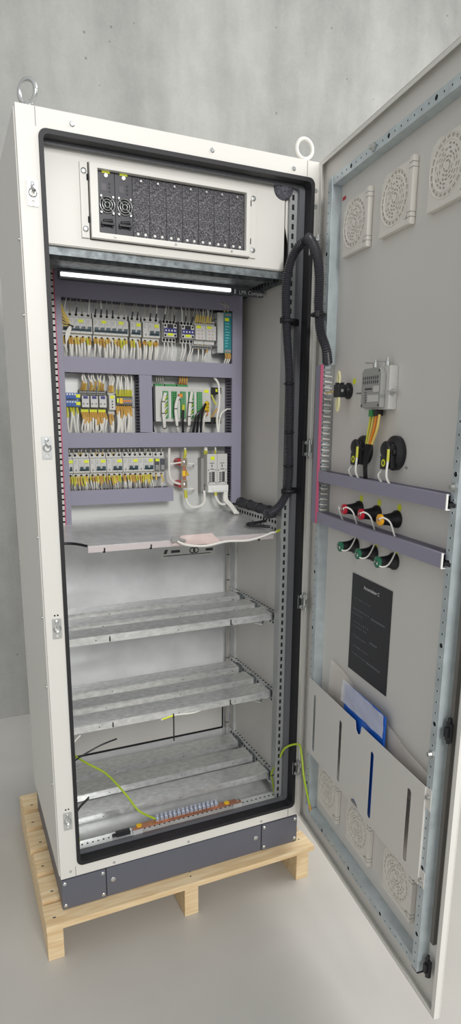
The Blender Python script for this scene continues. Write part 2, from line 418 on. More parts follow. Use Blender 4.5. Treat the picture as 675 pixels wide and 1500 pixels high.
# top corner foam blob and gusset
m = MB().lathe((.715, .06, 1.955), (0, -1, -.15), [(0, .022), (.004, .027), (.012, .03), (.02, .027), (.026, .018), (.028, .004)], 24)
m.box(.70, .757, .055, .085, 1.945, 1.985)
cpart(m, 'foam_corner_block', [pm('grey_foam', (84, 84, 92), .9, 0, .35, 160)], .004)
m = MB().prism([(.728, 1.94), (.752, 1.94), (.752, 1.76), (.728, 1.86)], .057, .06); cpart(m, 'gusset', [PAINT], .001)

# mounting plate
cpart(MB().box(.118, .762, .445, .449, .985, 1.79), 'mounting_plate', [PLATE])
# rack panel and deck
m = MB().plate([(.05, 1.744), (.722, 1.744), (.722, 1.93), (.70, 1.985), (.05, 1.985)], [[(.176, 1.772), (.604, 1.772), (.604, 1.93), (.176, 1.93)]], .050, .053)
m.box(.05, .722, .053, .075, 1.742, 1.746).box(.719, .722, .053, .12, 1.746, 1.93)
cpart(m, 'top_front_panel', [PAINT], .0008)
m = MB().box(.150, .735, .076, .44, 1.738, 1.742).box(.05, .1498, .076, .30, 1.738, 1.742).box(.05, .735, .062, .066, 1.722, 1.741).box(.05, .735, .14, .144, 1.728, 1.738)
cpart(m, 'rack_deck', [GALVD], .0005)

# ------------------------------------------------------------------ door (part of the cabinet, with its own pieces)
DO = bpy.data.objects.new('door', None); COL.objects.link(DO); DO.parent = CB; DO.location = (HX, 0, .1); DO.rotation_euler = (0, 0, DRZ)
DO['label'] = 'open cabinet door swung out to the right'
DWd = .795
def dpart(mb, name, mats, bevel=0, label=None):
    o = mb.build(name, mats, DO, None, bevel)
    if label: o['label'] = label
    return o
# local: x = along door, y = away from viewer (+y is outside), z up
m = MB().box(.001, DWd, .014, .0165, 0, H)
dpart(m, 'door_sheet', [DOORP], .0005)
m = MB().plate([(.0, 0), (DWd, 0), (DWd, H), (0, H)], [[(.0025, .0025), (DWd-.0025, .0025), (DWd-.0025, H-.0025), (.0025, H-.0025)]], 0, .0138)
m.box(.0026, .016, -.0002, .002, .003, H-.003).box(DWd-.012, DWd-.0026, -.0002, .002, .003, H-.003)
m.box(.0165, DWd-.0125, -.0002, .002, H-.012, H-.003).box(.0165, DWd-.0125, -.0002, .002, .003, .012)
dpart(m, 'door_rim', [PAINT], .0006)
# tubular perforated frame: y from .014 to -.015
fs0, fs1, fz0, fz1 = .095, .74, .08, 1.945
def dots(mb, horiz, a0, a1, c, y, m=1, stp=.025, big=7):
    k = 0; a = a0
    while a < a1:
        r = .0058 if k % big == 3 else .0027
        if horiz: mb.lathe((a, y+.0004, c), (0, -1, 0), [(0, r), (.001, r)], 10, m)
        else: mb.lathe((c, y+.0004, a), (0, -1, 0), [(0, r), (.001, r)], 10, m)
        a += stp; k += 1
m = MB().box(fs0, fs0+.024, -.015, .0138, fz0+.002, fz1-.002); dots(m, False, fz0+.03, fz1-.03, fs0+.006, -.015)
dpart(m, 'frame_tube', [GALVB, HOLE], .0012)
m = MB().box(fs1-.022, fs1, -.015, .0138, fz0, fz1); dots(m, False, fz0+.02, fz1-.02, fs1-.011, -.015)
dpart(m, 'frame_tube', [GALVB, HOLE], .0012)
for z0 in (fz0+.001, fz1-.023):
    m = MB().box(fs0+.026, fs1-.024, -.013, .0138, z0, z0+.022); dots(m, True, fs0+.05, fs1-.03, z0+.011, -.013)
    dpart(m, 'frame_tube', [GALVB, HOLE], .0012)
for s_, z_ in ((.33, 1.934), (.728, .53+.1), (.728, 1.20)):
    dpart(MB().lathe((s_, -.014, z_), (0, -1, 0), [(0, .010), (.004, .010), (.004, .006), (.012, .005)], 6), 'frame_nut', [ZINC])
dpart(MB().box(fs1-.023, fs1+.001, -.014, .013, fz0-.004, fz0-.0005), 'end_cap', [BLK])
# lock rod and latches near the free edge
dpart(MB().box(.752, .764, .004, .0135, .17, 1.9), 'lock_rod', [pm('grey_brown_bar', (112, 108, 102), .5, .3)], .001)
for z in (.695, .108):
    m = MB().box(.750, .768, -.004, .0035, z-.022, z+.02).box(.753, .763, -.010, -.004, z-.012, z+.010).cyl((.757, .000, z-.028), (.757, .000, z+.03), .004, seg=10)
    dpart(m, 'latch', [BLK], .002, 'black latch on the locking rod')
# hinges
for i, z in enumerate((1.80, 1.243, .765, .182)):
    m = MB().box(-.018, -.003, -.012, -.0088, z-.022, z+.022)
    m = MB()
    m.cyl((-.001, -.0085, z-.03), (-.001, -.0085, z+.03), .0055, seg=12).cyl((.012, -.006, z-.024), (.012, -.006, z+.024), .005, seg=12)
    m.box(-.001, .030, -.0062, -.0035, z-.025, z+.025)
    m.cyl((.026, -.007, z+.028), (.026, -.007, z+.012), .004, seg=8).cyl((.026, -.007, z-.028), (.026, -.007, z-.012), .004, seg=8)
    for zz in (z-.016, z+.016): m.lathe((.022, -.0062, zz), (0, -1, 0), [(0, .005), (.003, .005), (.004, .003)], 10)
    dpart(m, 'hinge', [ZINC, GALVD], .0006)
    m = MB().box(.774, .7985, -.004, -.0005, z-.022, z+.022)
    for zz in (z-.017, z+.017): m.lathe((.783, -.004, zz), (0, -1, 0), [(0, .006), (.004, .006), (.005, .003)], 10)
    cpart(m, 'hinge_leaf', [ZINC], .0006)
dpart(MB().box(.035, .06, .008, .0138, 1.72, 1.84), 'hinge_plate', [GALV], .001)

# ------------------------------------------------------------------ document pocket on the door
PK = thing('document_pocket', 'cream sheet metal document pocket with four slots on the door', 'document pocket', DL(.1, .02, .303), DRZ)
pw, ph = .622, .245
slots = [rrect(s-.1-.0085, s-.1+.0085, .018, .205, .008) for s in (.145, .318, .495, .664)]
out = [(0, 0), (.292, 0), (.298, .014), (.315, .022), (.333, .014), (.339, 0), (pw, 0), (pw, ph), (.335, ph), (.330, .222), (.318, .214), (.306, .222), (.300, ph), (0, ph)]
MB().plate(out, slots, 0, .0015).build('front_sheet', [DOORP], PK, bevel=.0005)
MB().box(.0, .0015, .002, .031, 0.001, ph-.001).build('pocket_side', [DOORP], PK)
MB().box(pw-.0015, pw, .002, .030, .001, ph-.001).box(pw+.0002, pw+.018, .0035, .005, ph-.05, ph).box(pw+.0002, pw+.018, .0035, .005, .0, .04).build('pocket_side', [DOORP], PK, bevel=.0004)
for z in (ph-.02, .016): MB().lathe((pw+.009, .0035, z), (0, -1, 0), [(0, .006), (.002, .006), (.003, .004), (.006, .004)], 10).build('screw', [ZINC], PK)
FO = MB().box(0, .215, 0, .006, -.01, .300).prism([(.02, .300), (.195, .300), (.185, .304), (.03, .304)], .001, .005)
solo(FO, 'folder', 'bright blue folder standing in the door pocket', 'folder', [FBLUE], DL(.31, .009, .315), DRZ, bevel=.002)
# paper in folder top
def sheetmesh(pts, th=.0006, wav=.004, n=14, mz=8):
    # quad patch from 4 corners (bl, br, tr, tl) in (s,z), with ripples
    m = MB(); bl, br, tr, tl = pts
    for side in (0, 1):
        for j in range(mz+1):
            for i in range(n+1):
                u, v = i/n, j/mz
                s_ = (bl[0]*(1-u)+br[0]*u)*(1-v)+(tl[0]*(1-u)+tr[0]*u)*v; z = (bl[1]*(1-u)+br[1]*u)*(1-v)+(tl[1]*(1-u)+tr[1]*u)*v
                y = wav*math.sin(u*9+v*3)*math.cos(v*4-u*5)+wav*.5*math.sin(u*23+v*11)
                m.v.append(Vector((s_, y+th*side, z)))
    N = (n+1)*(mz+1)
    for j in range(mz):
        for i in range(n):
            a = j*(n+1)+i
            m.face([a, a+1, a+n+2, a+n+1]); m.face([N+a, N+a+n+1, N+a+n+2, N+a+1])
    ring = [i for i in range(n+1)]+[j*(n+1)+n for j in range(1, mz+1)]+[mz*(n+1)+i for i in range(n-1, -1, -1)]+[j*(n+1) for j in range(mz-1, 0, -1)]
    for k in range(len(ring)):
        a, b = ring[k], ring[(k+1) % len(ring)]; m.face([a, b, N+b, N+a])
    return m
solo(sheetmesh([(0, 0), (.228, 0), (.225, .06), (.01, .066)], wav=.0015), 'plastic_sleeve', 'clear plastic sleeve wrapped over the blue folder in the pocket', 'plastic sleeve', [BAG2], DL(.300, .0145, .562), DRZ)
solo(sheetmesh([(.02, 0), (.545, 0), (.53, .10), (.03, .185)], wav=.003), 'plastic_bag', 'long clear plastic bag sticking out of the door pocket', 'plastic bag', [BAG], DL(.17, -.002, .46), DRZ)

# poster
PO = thing('wiring_notice', 'black printed plate above the pocket on the door', 'notice', DL(.285, -.013, .652), DRZ)
mt = MB().box(0, .203, -.001, 0, 0, .272)
text('Accumulator C', .0128, TXTW, PO, (.105, -.0012, .243), align='CENTER')
rows = [(.205, .02, .10), (.175, .015, .10), (.162, .012, .07), (.14, .02, .10), (.128, .02, .09), (.10, .02, .10), (.072, .025, .10), (.05, .02, .10)]
for z, a, b in rows:
    x = a
    while x < b:
        mt.box(x, x+random.uniform(.003, .006), -.0013, -.0010, z+random.uniform(-.001, .001), z+.0032, 1); x += random.uniform(.007, .013)
for z, a, b in ((.172, .11, .18), (.107, .11, .145), (.048, .10, .17)):
    x = a
    while x < b:
        mt.box(x, x+.0042, -.0013, -.0010, z, z+.0045, 1); x += .0054
mt.build('plate', [POSTER, TXTG], PO, smooth=False)

# ------------------------------------------------------------------ vents
def vent(name):
    cw, ch = .133, .128; cx, cz = .058, .07
    hs = []
    for k in range(22):
        a0 = 2*math.pi*k/22; hs.append(arc_slot(cx, cz, .0475, .0535, a0+.04, a0+2*math.pi/22-.04, 2))
    inner = []
    for r, n in ((.038, 20), (.031, 16), (.024, 14), (.017, 10), (.010, 6)):
        for k in range(n):
            if (k*7+n) % 5 == 0: continue
            a0 = 2*math.pi*k/n; inner.append(arc_slot(cx, cz, r-.0022, r+.0015, a0+.05, a0+2*math.pi/n-.07, 2))
    return cw, ch, cx, cz, hs, inner
def build_vent(loc, label):
    cw, ch, cx, cz, hs, inner = vent('x')
    t = thing('vent_cover', label, 'vent cover', loc, DRZ, 'filter vent covers on the door')
    MB().plate([(0, .012), (.104, .012), (.116, .022), (.116, ch), (.02, ch), (0, ch-.02)], hs+inner, -.0108, -.0074).build('grille', [VENT], t, bevel=0)
    m = MB().plate([(0, 0), (.118, 0), (.118, .0118), (0, .0118)], [], -.013, 0); m.box(.0, .1178, -.0072, 0, .0122, ch-.003)
    m.build('base', [VENT], t, bevel=.0015)
    MB().torus((cx, -.0108, cz), (0, 1, 0), .0445, .0012, 40, 6).torus((cx, -.0108, cz), (0, 1, 0), .0565, .0011, 40, 6).build('ring', [VENT], t)
    m = MB().box(.1185, cw, -.014, 0, -.002, ch+.004)
    b = m.build('clip_bar', [VENT], t, bevel=.003)
    m = MB()
    for z in (.012, .022, ch-.020, ch-.010): m.box(.1182, cw+.0003, -.0143, -.0005, z, z+.0012)
    m.build('groove', [DEV2], b)
    return t
top = ['upper cream vent cover nearest the hinge on the door', 'middle of the three upper cream vent covers on the door', 'upper cream vent cover nearest the free edge of the door']
low = ['lower cream vent cover nearest the hinge, under the document pocket', 'middle lower cream vent cover under the thumb notch of the pocket', 'lower cream vent cover nearest the free edge, under the pocket']
v0 = None
for i, (s_, z_) in enumerate(((.158, 1.738), (.347, 1.738), (.538, 1.738), (.148, .152), (.339, .152), (.543, .152))):
    L = (top+low)[i]
    if v0 is None: v0 = build_vent(DL(s_, -.0138, z_), L)
    else: copy_tree(v0, DL(s_, -.0138, z_), L)

# ------------------------------------------------------------------ wiring ducts
def duct(loc, length, label, horiz=True, hgt=.045, dep=.064, rz=0, sides='both', cover=True, pitch=.010, edge=None, group='wiring ducts', comb=DUCTD, endcap=False):
    t = thing('wiring_duct', label, 'wiring duct', loc, rz, group)
    m = MB(); n = int(length/pitch); e = .0016
    m_base = lambda a0, a1, b0, b1, y0, y1, mi=0: m.box(a0, a1, y0, y1, b0, b1, mi) if horiz else m.box(b0, b1, y0, y1, a0, a1, mi)
    m_base(0, length, 0, hgt, -.002, 0)
    for b in (0, hgt-e):
        m_base(0, length, b, b+e, -.012, -.0022)
        m_base(0, length, b, b+e, -dep+.004, -dep+.009)
        for k in range(n):
            a = (k+.2)*pitch; m_base(a, a+pitch*.6, b+.0002, b+e-.0002, -dep+.0092, -.0122)
    m.build('comb', [comb], t)
    if cover:
        m = MB()
        if horiz: m.box(0, length, -dep, -dep+.002, -.001, hgt+.001).box(0, length, -dep+.002, -dep+.009, hgt+.0002, hgt+.0012).box(0, length, -dep+.002, -dep+.009, -.0012, -.0002)
        else: m.box(-.001, hgt+.001, -dep, -dep+.002, 0, length).box(hgt+.0002, hgt+.0012, -dep+.002, -dep+.009, 0, length).box(-.0012, -.0002, -dep+.002, -dep+.009, 0, length)
        m.build('cover', [DUCT], t, bevel=.0006)
    if edge:
        m = MB(); b = -.003 if edge == 'left' else hgt
        m_base(0, length, b, b+.0035, -dep-.002, -dep+.006); m.build('edge_strip', [PINK], t, bevel=.0005)['label'] = 'pink edge strip'
    return t
PYF = .4445
duct((.148, PYF, 1.682), .566, 'violet grey wiring duct above the top row of breakers')
duct((.714, PYF, 1.036), .722, 'tall violet grey wiring duct at the right of the mounting plate', False, .034)
duct((.148, PYF, 1.466), .565, 'violet grey wiring duct just below the top row of breakers')
duct((.148, PYF, 1.236), .565, 'violet grey wiring duct between relay row and lowest breaker row')
duct((.148, PYF, 1.054), .348, 'short violet grey wiring duct under the lowest breaker row')
duct((.386, PYF, 1.2835), .181, 'short upright violet grey duct between relays and green terminal controller', False, .040)
LD = duct((.1305, PYF, .985), .795, 'tall pink edged comb duct along the left edge of the plate', False, .0165, .074, pitch=.018, edge='left', comb=DEV)
m = MB()
for k in range(44): m.box(-.0215, -.003, -.074, -.072, .018*k+.0025, .018*k+.0155)
m.box(-.023, -.0215, -.073, -.002, 0, .795); m.build('front_comb', [DEV], LD)
MB().box(-.0212, -.0005, -.060, -.058, 0, .795).build('gap_shade', [HOLE], LD)  # added black sheet that paints the shade in the comb gaps
duct(DL(.090, -.0138, 1.035), .44, 'upright pink edged wiring duct near the hinges on the door', False, .030, .042, DRZ, edge='right', comb=DEV2, pitch=.012, group='door wiring ducts')
for z, L in ((1.156, 'upper level wiring duct on the door under the rotary switches'), (1.038, 'lower level wiring duct on the door between the lamp rows')):
    t = duct(DL(.1235, -.0138, z), .5965, L, True, .028, .040, DRZ, group='door wiring ducts')
    m = MB().plate([(-.004, -.004), (.032, -.004), (.032, .032), (-.004, .032)], [[(.001, .001), (.027, .001), (.027, .027), (.001, .027)]], 0, .004)
    o = MB().box(.597, .5995, -.041, -.037, -.002, .030).box(.597, .5995, -.037, -.002, -.002, .0).build('end_rim', [WHITE], t)
    b = MB()
    for k in range(5): b.tube(spline([(.590, -.031+.0062*k, .008+.006*(k % 3)), (.603, -.031+.0062*k, .009+.005*(k % 3)), (.612, -.028+.005*k, .008+.004*(k % 3))], 4), .0046, 6)
    b.build('wire_bundle', [BLK], t)

# DIN rails
for z, x0, x1, L in ((1.605, .15, .70, 'steel mounting rail behind the top row of breakers'), (1.383, .15, .384, 'steel mounting rail behind the relays'), (1.178, .15, .50, 'steel mounting rail behind the lowest breaker row')):
    solo(MB().box(x0, x1, -.008, 0, -.012, .012).box(x0, x1, -.0095, -.0082, -.0175, .0175), 'din_rail', L, 'mounting rail', [ZINC], (0, PYF, z), group='mounting rails')

# ------------------------------------------------------------------ breakers
BY = PYF-.0098     # back of rail-mounted devices
def breaker_body(wd, h=.082, d=.050):
    pr = [(0, 0), (-d*.62, 0), (-d*.62, h*.20), (-d*.86, h*.23), (-d*.86, h*.77), (-d*.62, h*.80), (-d*.62, h), (0, h)]
    return MB().prism(pr, .0004, wd-.0004, 0, 'yz')
def breaker(name, label, cat, loc, poles, pw, group, tags=((.5, .70),), marks=True, rcbo=False, hcol=TEAL):
    t = thing(name, label, cat, loc, 0, group); wd = poles*pw; h, d = .082, .050; yf = -d*.86; ys = -d*.62
    m = breaker_body(wd)
    for k in range(poles):
        cx = (k+.5)*pw
        for z in (h*.10, h*.90): m.lathe((cx, ys+.0004, z), (0, -1, 0), [(0, .0042), (.001, .0042)], 10, 1)
        if k: m.box(k*pw-.0005, k*pw+.0005, yf-.0003, yf+.001, h*.24, h*.76, 2)
    if marks:
        for k in range(poles):
            for q in range(3): m.box(k*pw+.003, k*pw+.003+random.uniform(.004, .009), yf-.0004, yf+.001, h*(.68-.05*q), h*(.68-.05*q)+.0012, 2)
    m.build('body', [DEV, HOLE, DEV2], t, bevel=0)
    hp = range(poles) if not rcbo else range(poles-2, poles)
    x0 = hp[0]*pw; x1 = wd
    m = MB().box(x0+.002, x1-.002, yf-.002, yf-.0005, h*.30, h*.36); m.build('handle_track', [hcol], t, bevel=.0005)
    for k in hp:
        m = MB().box(k*pw+.004, (k+1)*pw-.004, yf-.009, yf-.0006, h*.37, h*.47); m.build('toggle', [hcol], t, bevel=.0012)
    if len(list(hp)) > 1: MB().box(x0+.006, x1-.006, yf-.010, yf-.007, h*.355, h*.385).build('handle_bar', [hcol], t, bevel=.0005)
    for fx, fz in tags: MB().box(fx*wd-.0075, fx*wd+.0075, yf-.0012, yf-.0006, h*fz-.004, h*fz+.0045).build('label_tag', [YEL], t)
    if rcbo:
        MB().lathe((pw*.5, yf-.0004, h*.33), (0, -1, 0), [(0, .003), (.002, .003)], 10).build('test_button', [DEV2], t)
    return t
g = 'circuit breakers in the top row'
breaker('circuit_breaker', 'leftmost multi pole breaker in the top row, behind yellow sleeved wires', 'circuit breaker', (.150, BY, 1.563), 5, .0185, g, ((.62, .66),))
breaker('circuit_breaker', 'widest six pole breaker in the top row with two yellow tags', 'circuit breaker', (.2455, BY, 1.563), 6, .0185, g, ((.30, .68), (.79, .68)))
breaker('circuit_breaker', 'narrow two pole breaker in the top row', 'circuit breaker', (.363, BY, 1.563), 2, .0180, g, ((.75, .66),))
breaker('circuit_breaker', 'top row breaker with side test section beside the first contactor', 'circuit breaker', (.404, BY, 1.563), 3, .0190, g, ((.80, .66),), rcbo=True)
g = 'breakers in the lowest row'
names = ['leftmost', 'second from left', 'third from left', 'third from right', 'second from right', 'rightmost']
xs = (.150, .1645, .2185, .2725, .3265, .3790)
for i in range(6):
    n = 1 if i == 0 else 3
    if i == 0: breaker('residual_breaker', names[i]+' breaker in the lowest row, half hidden by the comb duct', 'circuit breaker', (xs[i], BY, 1.137), 1, .0140, g, ((.45, .66),))
    else: breaker('residual_breaker', names[i]+' breaker with twin teal toggles in the lowest row', 'circuit breaker', (xs[i], BY, 1.137), 3, .0176, g, ((.80, .66),), rcbo=True)
FH = thing('fuse_holder', 'grey fronted twin fuse holder at the end of the lowest row', 'fuse holder', (.4325, BY, 1.136))
m = breaker_body(.038)
for x in (.0095, .0285):
    for z in (.008, .074): m.lathe((x, -.0306, z), (0, -1, 0), [(0, .004), (.001, .004)], 10, 1)
m.build('body', [DEV, HOLE], FH)
for x in (.0015, .0205):
    MB().box(x, x+.016, -.0475, -.0435, .020, .061).build('drawer', [DEVD], FH, bevel=.001)
    MB().box(x+.002, x+.014, -.0492, -.0478, .023, .040).build('pull', [DEV2], FH, bevel=.0008)
MB().box(.004, .017, -.0484, -.0478, .052, .060).build('label_tag', [YEL], FH)

# contactors
def contactor(loc, label):
    t = thing('contactor', label, 'contactor', loc, 0, 'contactors in the top row'); w_, h = .046, .068
    m = MB().box(0, w_, -.030, 0, 0, h).box(.001, w_-.001, -.046, -.0302, .014, h-.014)
    for k in range(4):
        for z in (.006, h-.006): m.lathe((.006+.0113*k, -.0298, z), (0, -1, 0), [(0, .0046), (.001, .0046)], 10, 1)
    for k in (0, 3):
        for z in (.019, h-.019): m.lathe((.006+.0113*k, -.0458, z), (0, -1, 0), [(0, .0036), (.001, .0036)], 10, 1)
    m.build('body', [DEV, HOLE], t, bevel=0)
    MB().box(.002, w_-.002, -.0478, -.0462, .026, .041).build('front_band', [BLUED], t)
    MB().box(.013, .033, -.0475, -.0462, .0415, .053).build('carrier', [BLK], t)
    m = MB()
    for x in (.008, .018, .028, .038): m.box(x-.002, x+.002, -.0486, -.0479, .031, .036)
    m.build('marking', [WHITE], t)
    MB().box(.014, .032, -.0490, -.0479, .018, .0255).build('label_tag', [YEL], t)
contactor((.472, BY, 1.573), 'left contactor with blue band in the top row')
contactor((.533, BY, 1.572), 'right contactor with blue band beside the relay modules')
solo(MB().box(0, .009, -.035, 0, 0, .06).box(.001, .008, -.040, -.0352, .008, .050), 'dark_gap_filler', 'slim black filler for the shaded gap between the two contactors', 'gap filler', [BLK], (.520, BY, 1.576))  # added black block standing in for the shade between the contactors
# relay modules with red LEDs
for i, x in enumerate((.582, .6195)):
    t = thing('relay_module', ('light grey module with rows of dots beside the right contactor', 'light grey module with rows of dots beside the teal power supply')[i], 'relay module', (x, BY, 1.571), 0, 'dotted modules in the top row')
    m = MB().prism([(0, 0), (-.03, 0), (-.03, .012), (-.046, .014), (-.046, .058), (-.03, .062), (-.03, .074), (0, .074)], .0004, .0366, 0, 'yz')
    for r in range(3):
        for c in (0, 1): m.lathe((.012+.012*c, -.0458, .020+.011*r), (0, -1, 0), [(0, .0016), (.0008, .0016)], 8, 1)
    for k in range(5): m.lathe((.005+.0066*k, -.0298, .068), (0, -1, 0), [(0, .0026), (.0008, .0026)], 8, 2)
    m.build('body', [DEV, RED, HOLE], t)
    MB().box(.004, .020, -.0472, -.0462, .049, .057).build('label_tag', [YEL], t)
TS = thing('terminal_strip', 'grey pluggable terminal strip below the dotted modules', 'terminal strip', (.568, BY-.012, 1.556))
m = MB().box(0, .074, -.03, 0, 0, .012)
for k in range(11): m.box(.004+.0062*k, .0075+.0062*k, -.0305, -.0298, .002, .008, 1)
m.build('body', [DEV2, HOLE], TS)
# power supply
P = thing('power_supply', 'power supply with teal front and perforated steel side', 'power supply', (.661, BY+.003, 1.546))
m = MB().box(0, .022, -.05, 0, 0, .128)
for k in range(7):
    for q in range(5): m.lathe((.0004, -.008-.008*q, .018+.015*k), (-1, 0, 0), [(0, .0018), (.001, .0018)], 8, 1)
m.build('case', [GALV, HOLE], P)
f = MB().box(.0225, .050, -.053, 0, 0, .130)
f.build('front_block', [PSU], P, bevel=.001)
MB().box(.025, .040, -.0545, -.0532, .102, .112).build('label_tag', [YEL], P)
m = MB()
for k in range(9): m.box(.027, .027+random.uniform(.008, .017), -.0538, -.0532, .02+.009*k, .023+.009*k)
m.build('marking', [pm('pale_teal_print', (120, 196, 198), .6)], P)
for z in (.003, .118): MB().box(.025, .048, -.0542, -.0532, z, z+.008).build('terminal', [DEV2], P)

# row 2 left: blue modules, relays, terminals
for i, z in enumerate((1.362, 1.385)):
    t = thing('blue_terminal_module', ('lower of two blue terminal modules at the left of the relay row', 'upper of two blue terminal modules at the left of the relay row')[i], 'terminal module', (.150, BY, z), 0, 'blue terminal modules')
    m = MB().box(0, .044, -.042, 0, 0, .019).box(.002, .03, -.045, -.0422, .003, .009)
    for k in range(4): m.box(.004+.008*k, .009+.008*k, -.0424, -.0418, .012, .017, 1)
    m.build('body', [BLUE, TXTW], t, bevel=0)
    MB().box(.033, .046, -.044, -.0422, .005, .015).build('label_tag', [YEL], t)
for i, x in enumerate((.199, .2265, .254)):
    t = thing('plug_in_relay', ('plug in relay next to the blue terminal modules', 'middle one of the three plug in relays', 'plug in relay next to the tall grey module')[i], 'relay', (x, BY, 1.342), 0, 'plug in relays in the middle row')
    m = MB().prism([(0, 0), (-.024, 0), (-.024, .016), (-.014, .018), (-.014, .055), (-.022, .058), (-.022, .075), (0, .075)], .0003, .0257, 0, 'yz')
    for k in range(4):
        for z in (.062, .070): m.lathe((.0045+.0058*k, -.0218, z), (0, -1, 0), [(0, .0022), (.001, .0022)], 8, 1)
    m.build('socket', [DEV2, HOLE], t)
    o = MB().box(.0015, .0245, -.046, -.0145, .0185, .054).build('relay_case', [DEV], t, bevel=.0008)
    MB().box(.006, .020, -.0472, -.0462, .045, .053).build('tip', [BLUED], o)
    MB().box(.004, .008, -.0468, -.0462, .028, .031).box(.016, .020, -.0468, -.0462, .028, .031).build('marking', [TXT], o)
    MB().box(.001, .0245, -.0258, -.0242, .003, .013).build('label_tag', [YEL], t)
t = thing('monitoring_relay', 'tall slim light grey module right of the plug in relays', 'monitoring relay', (.287, BY, 1.338))
m = MB().prism([(0, 0), (-.028, 0), (-.028, .014), (-.045, .016), (-.045, .062), (-.028, .064), (-.028, .076), (0, .076)], 0, .020, 0, 'yz')
for z in (.024, .033, .042): m.lathe((.010, -.0448, z), (0, -1, 0), [(0, .0022), (.001, .0022)], 10, 1)
m.build('body', [DEV, HOLE], t)
MB().box(.004, .016, -.0462, -.0452, .051, .060).build('label_tag', [YEL], t)
for k in range(8):
    x = .313+.0067*k
    t = thing('terminal_block', ('grey terminal block at the left end of the middle row terminals', 'grey terminal block with orange bridge in the middle row')[min(k, 1)] if k < 7 else 'grey terminal block at the right end of the middle row terminals', 'terminal block', (x, BY, 1.360), 0, 'terminal blocks in the middle row')
    m = MB().prism([(0, .0), (-.026, .0), (-.034, .012), (-.040, .016), (-.040, .028), (-.034, .032), (-.026, .044), (0, .044)], .0002, .0063, 0, 'yz')
    m.lathe((.0032, -.0325, .008), (0, -1, 0), [(0, .002), (.003, .002)], 8, 1).lathe((.0032, -.0325, .036), (0, -1, 0), [(0, .002), (.003, .002)], 8, 1)
    m.build('body', [DEV2, HOLE], t)
    if k in (2, 3, 4, 5, 6): MB().box(.0004, .006, -.0420, -.0402, .020, .0245).build('bridge', [ORG], t)
    if k == 0: MB().box(0, .006, -.042, -.0402, .017, .030).build('label_tag', [YEL], t)
solo(MB().box(0, .010, -.0415, -.0402, .014, .031), 'marker_tag', 'small yellow tag on the middle row terminal blocks', 'label', [YEL2], (.3215, BY-.002, 1.360))

# controller with green terminals
CT = thing('controller', 'wide grey controller with five columns of green terminals', 'controller', (.440, PYF, 1.318))
MB().box(0, .196, -.058, 0, 0, .114).build('case', [DEV], CT, bevel=.002)
MB().box(-.004, -.0002, -.05, 0, .004, .11).build('side_cover', [DEVD], CT)
for i, x in enumerate((.024, .054, .085, .114, .144)):
    o = MB().box(x, x+.018, -.066, -.0582, .012, .098).build('terminal_column', [GRN], CT, bevel=.0006)
    m = MB()
    for k in range(11):
        for q in (0, 1): m.lathe((x+.0055+.007*q, -.0658, .018+.0074*k), (0, -1, 0), [(0, .0020), (.0008, .0020)], 8)
    m.build('screw_heads', [HOLE if i % 2 else DEV2], o)
    MB().box(x-.004, x-.001, -.0588, -.0582, .014, .096).build('marking', [WHITE], CT)
m = MB()
for x0, n in ((.004, 6), (.04, 8), (.082, 8)): m.box(x0, x0+.0048*n, -.040, -.022, .1142, .122)
m.build('top_terminals', [GRN], CT, bevel=.0008)
MB().box(.172, .188, -.0592, -.0582, .096, .106).build('label_tag', [YEL], CT)
for z, L in ((1.411, 'upper small black socket relay right of the controller'), (1.312, 'lower small black socket relay right of the controller')):
    t = thing('socket_relay', L, 'relay', (.640, PYF, z), 0, 'black socket relays')
    MB().box(0, .038, -.052, 0, 0, .022).box(-.004, 0, -.04, -.02, .003, .012).build('body', [BLK], t, bevel=.0015)
    MB().box(.016, .032, -.054, -.0522, .007, .017).build('label_tag', [YEL], t)

# copper shunt with red insulators
SB = thing('shunt_bar', 'upright copper shunt bar between two red insulators', 'shunt bar', (.545, PYF, 1.085))
for z in (.022, .098):
    MB().lathe((-.014, 0, z), (0, -1, 0), [(0, .011), (.012, .013), (.024, .010), (.034, .013), (.044, .011)], 16).build('insulator', [RED], SB)
    o = MB().box(-.016, .007, -.050, -.0445, z-.013, z+.013).build('end_block', [pm('brass_grey', (176, 160, 140), .4, .6)], SB, bevel=.001)
    MB().lathe((-.004, -.050, z), (0, -1, 0), [(0, .006), (.004, .006), (.006, .003)], 6).build('bolt', [ZINC], o)
MB().box(-.008, .004, -.047, -.0446, .036, .084).build('bar', [COPPER], SB)
MB().box(-.010, .001, -.0484, -.0472, .050, .068).build('label_tag', [YEL2], SB)
wt = MB().prism([(0, 0), (.026, 0), (.013, .024)], -.0006, 0)
WS = thing('warning_sign', 'yellow triangular high voltage warning sticker beside the shunt bar', 'warning sign', (.552, PYF-.0002, 1.132))
wt.build('plate', [YEL2], WS)
MB().prism([(.0125, .003), (.016, .010), (.0135, .010), (.0155, .018), (.011, .011), (.0135, .011)], -.0012, -.0007).build('bolt_symbol', [BLK], WS)
MB().tube([(.0025, -.0009, .0015), (.0235, -.0009, .0015), (.013, -.0009, .0215), (.0025, -.0009, .0015)], .0005, 4).build('border', [BLK], WS)
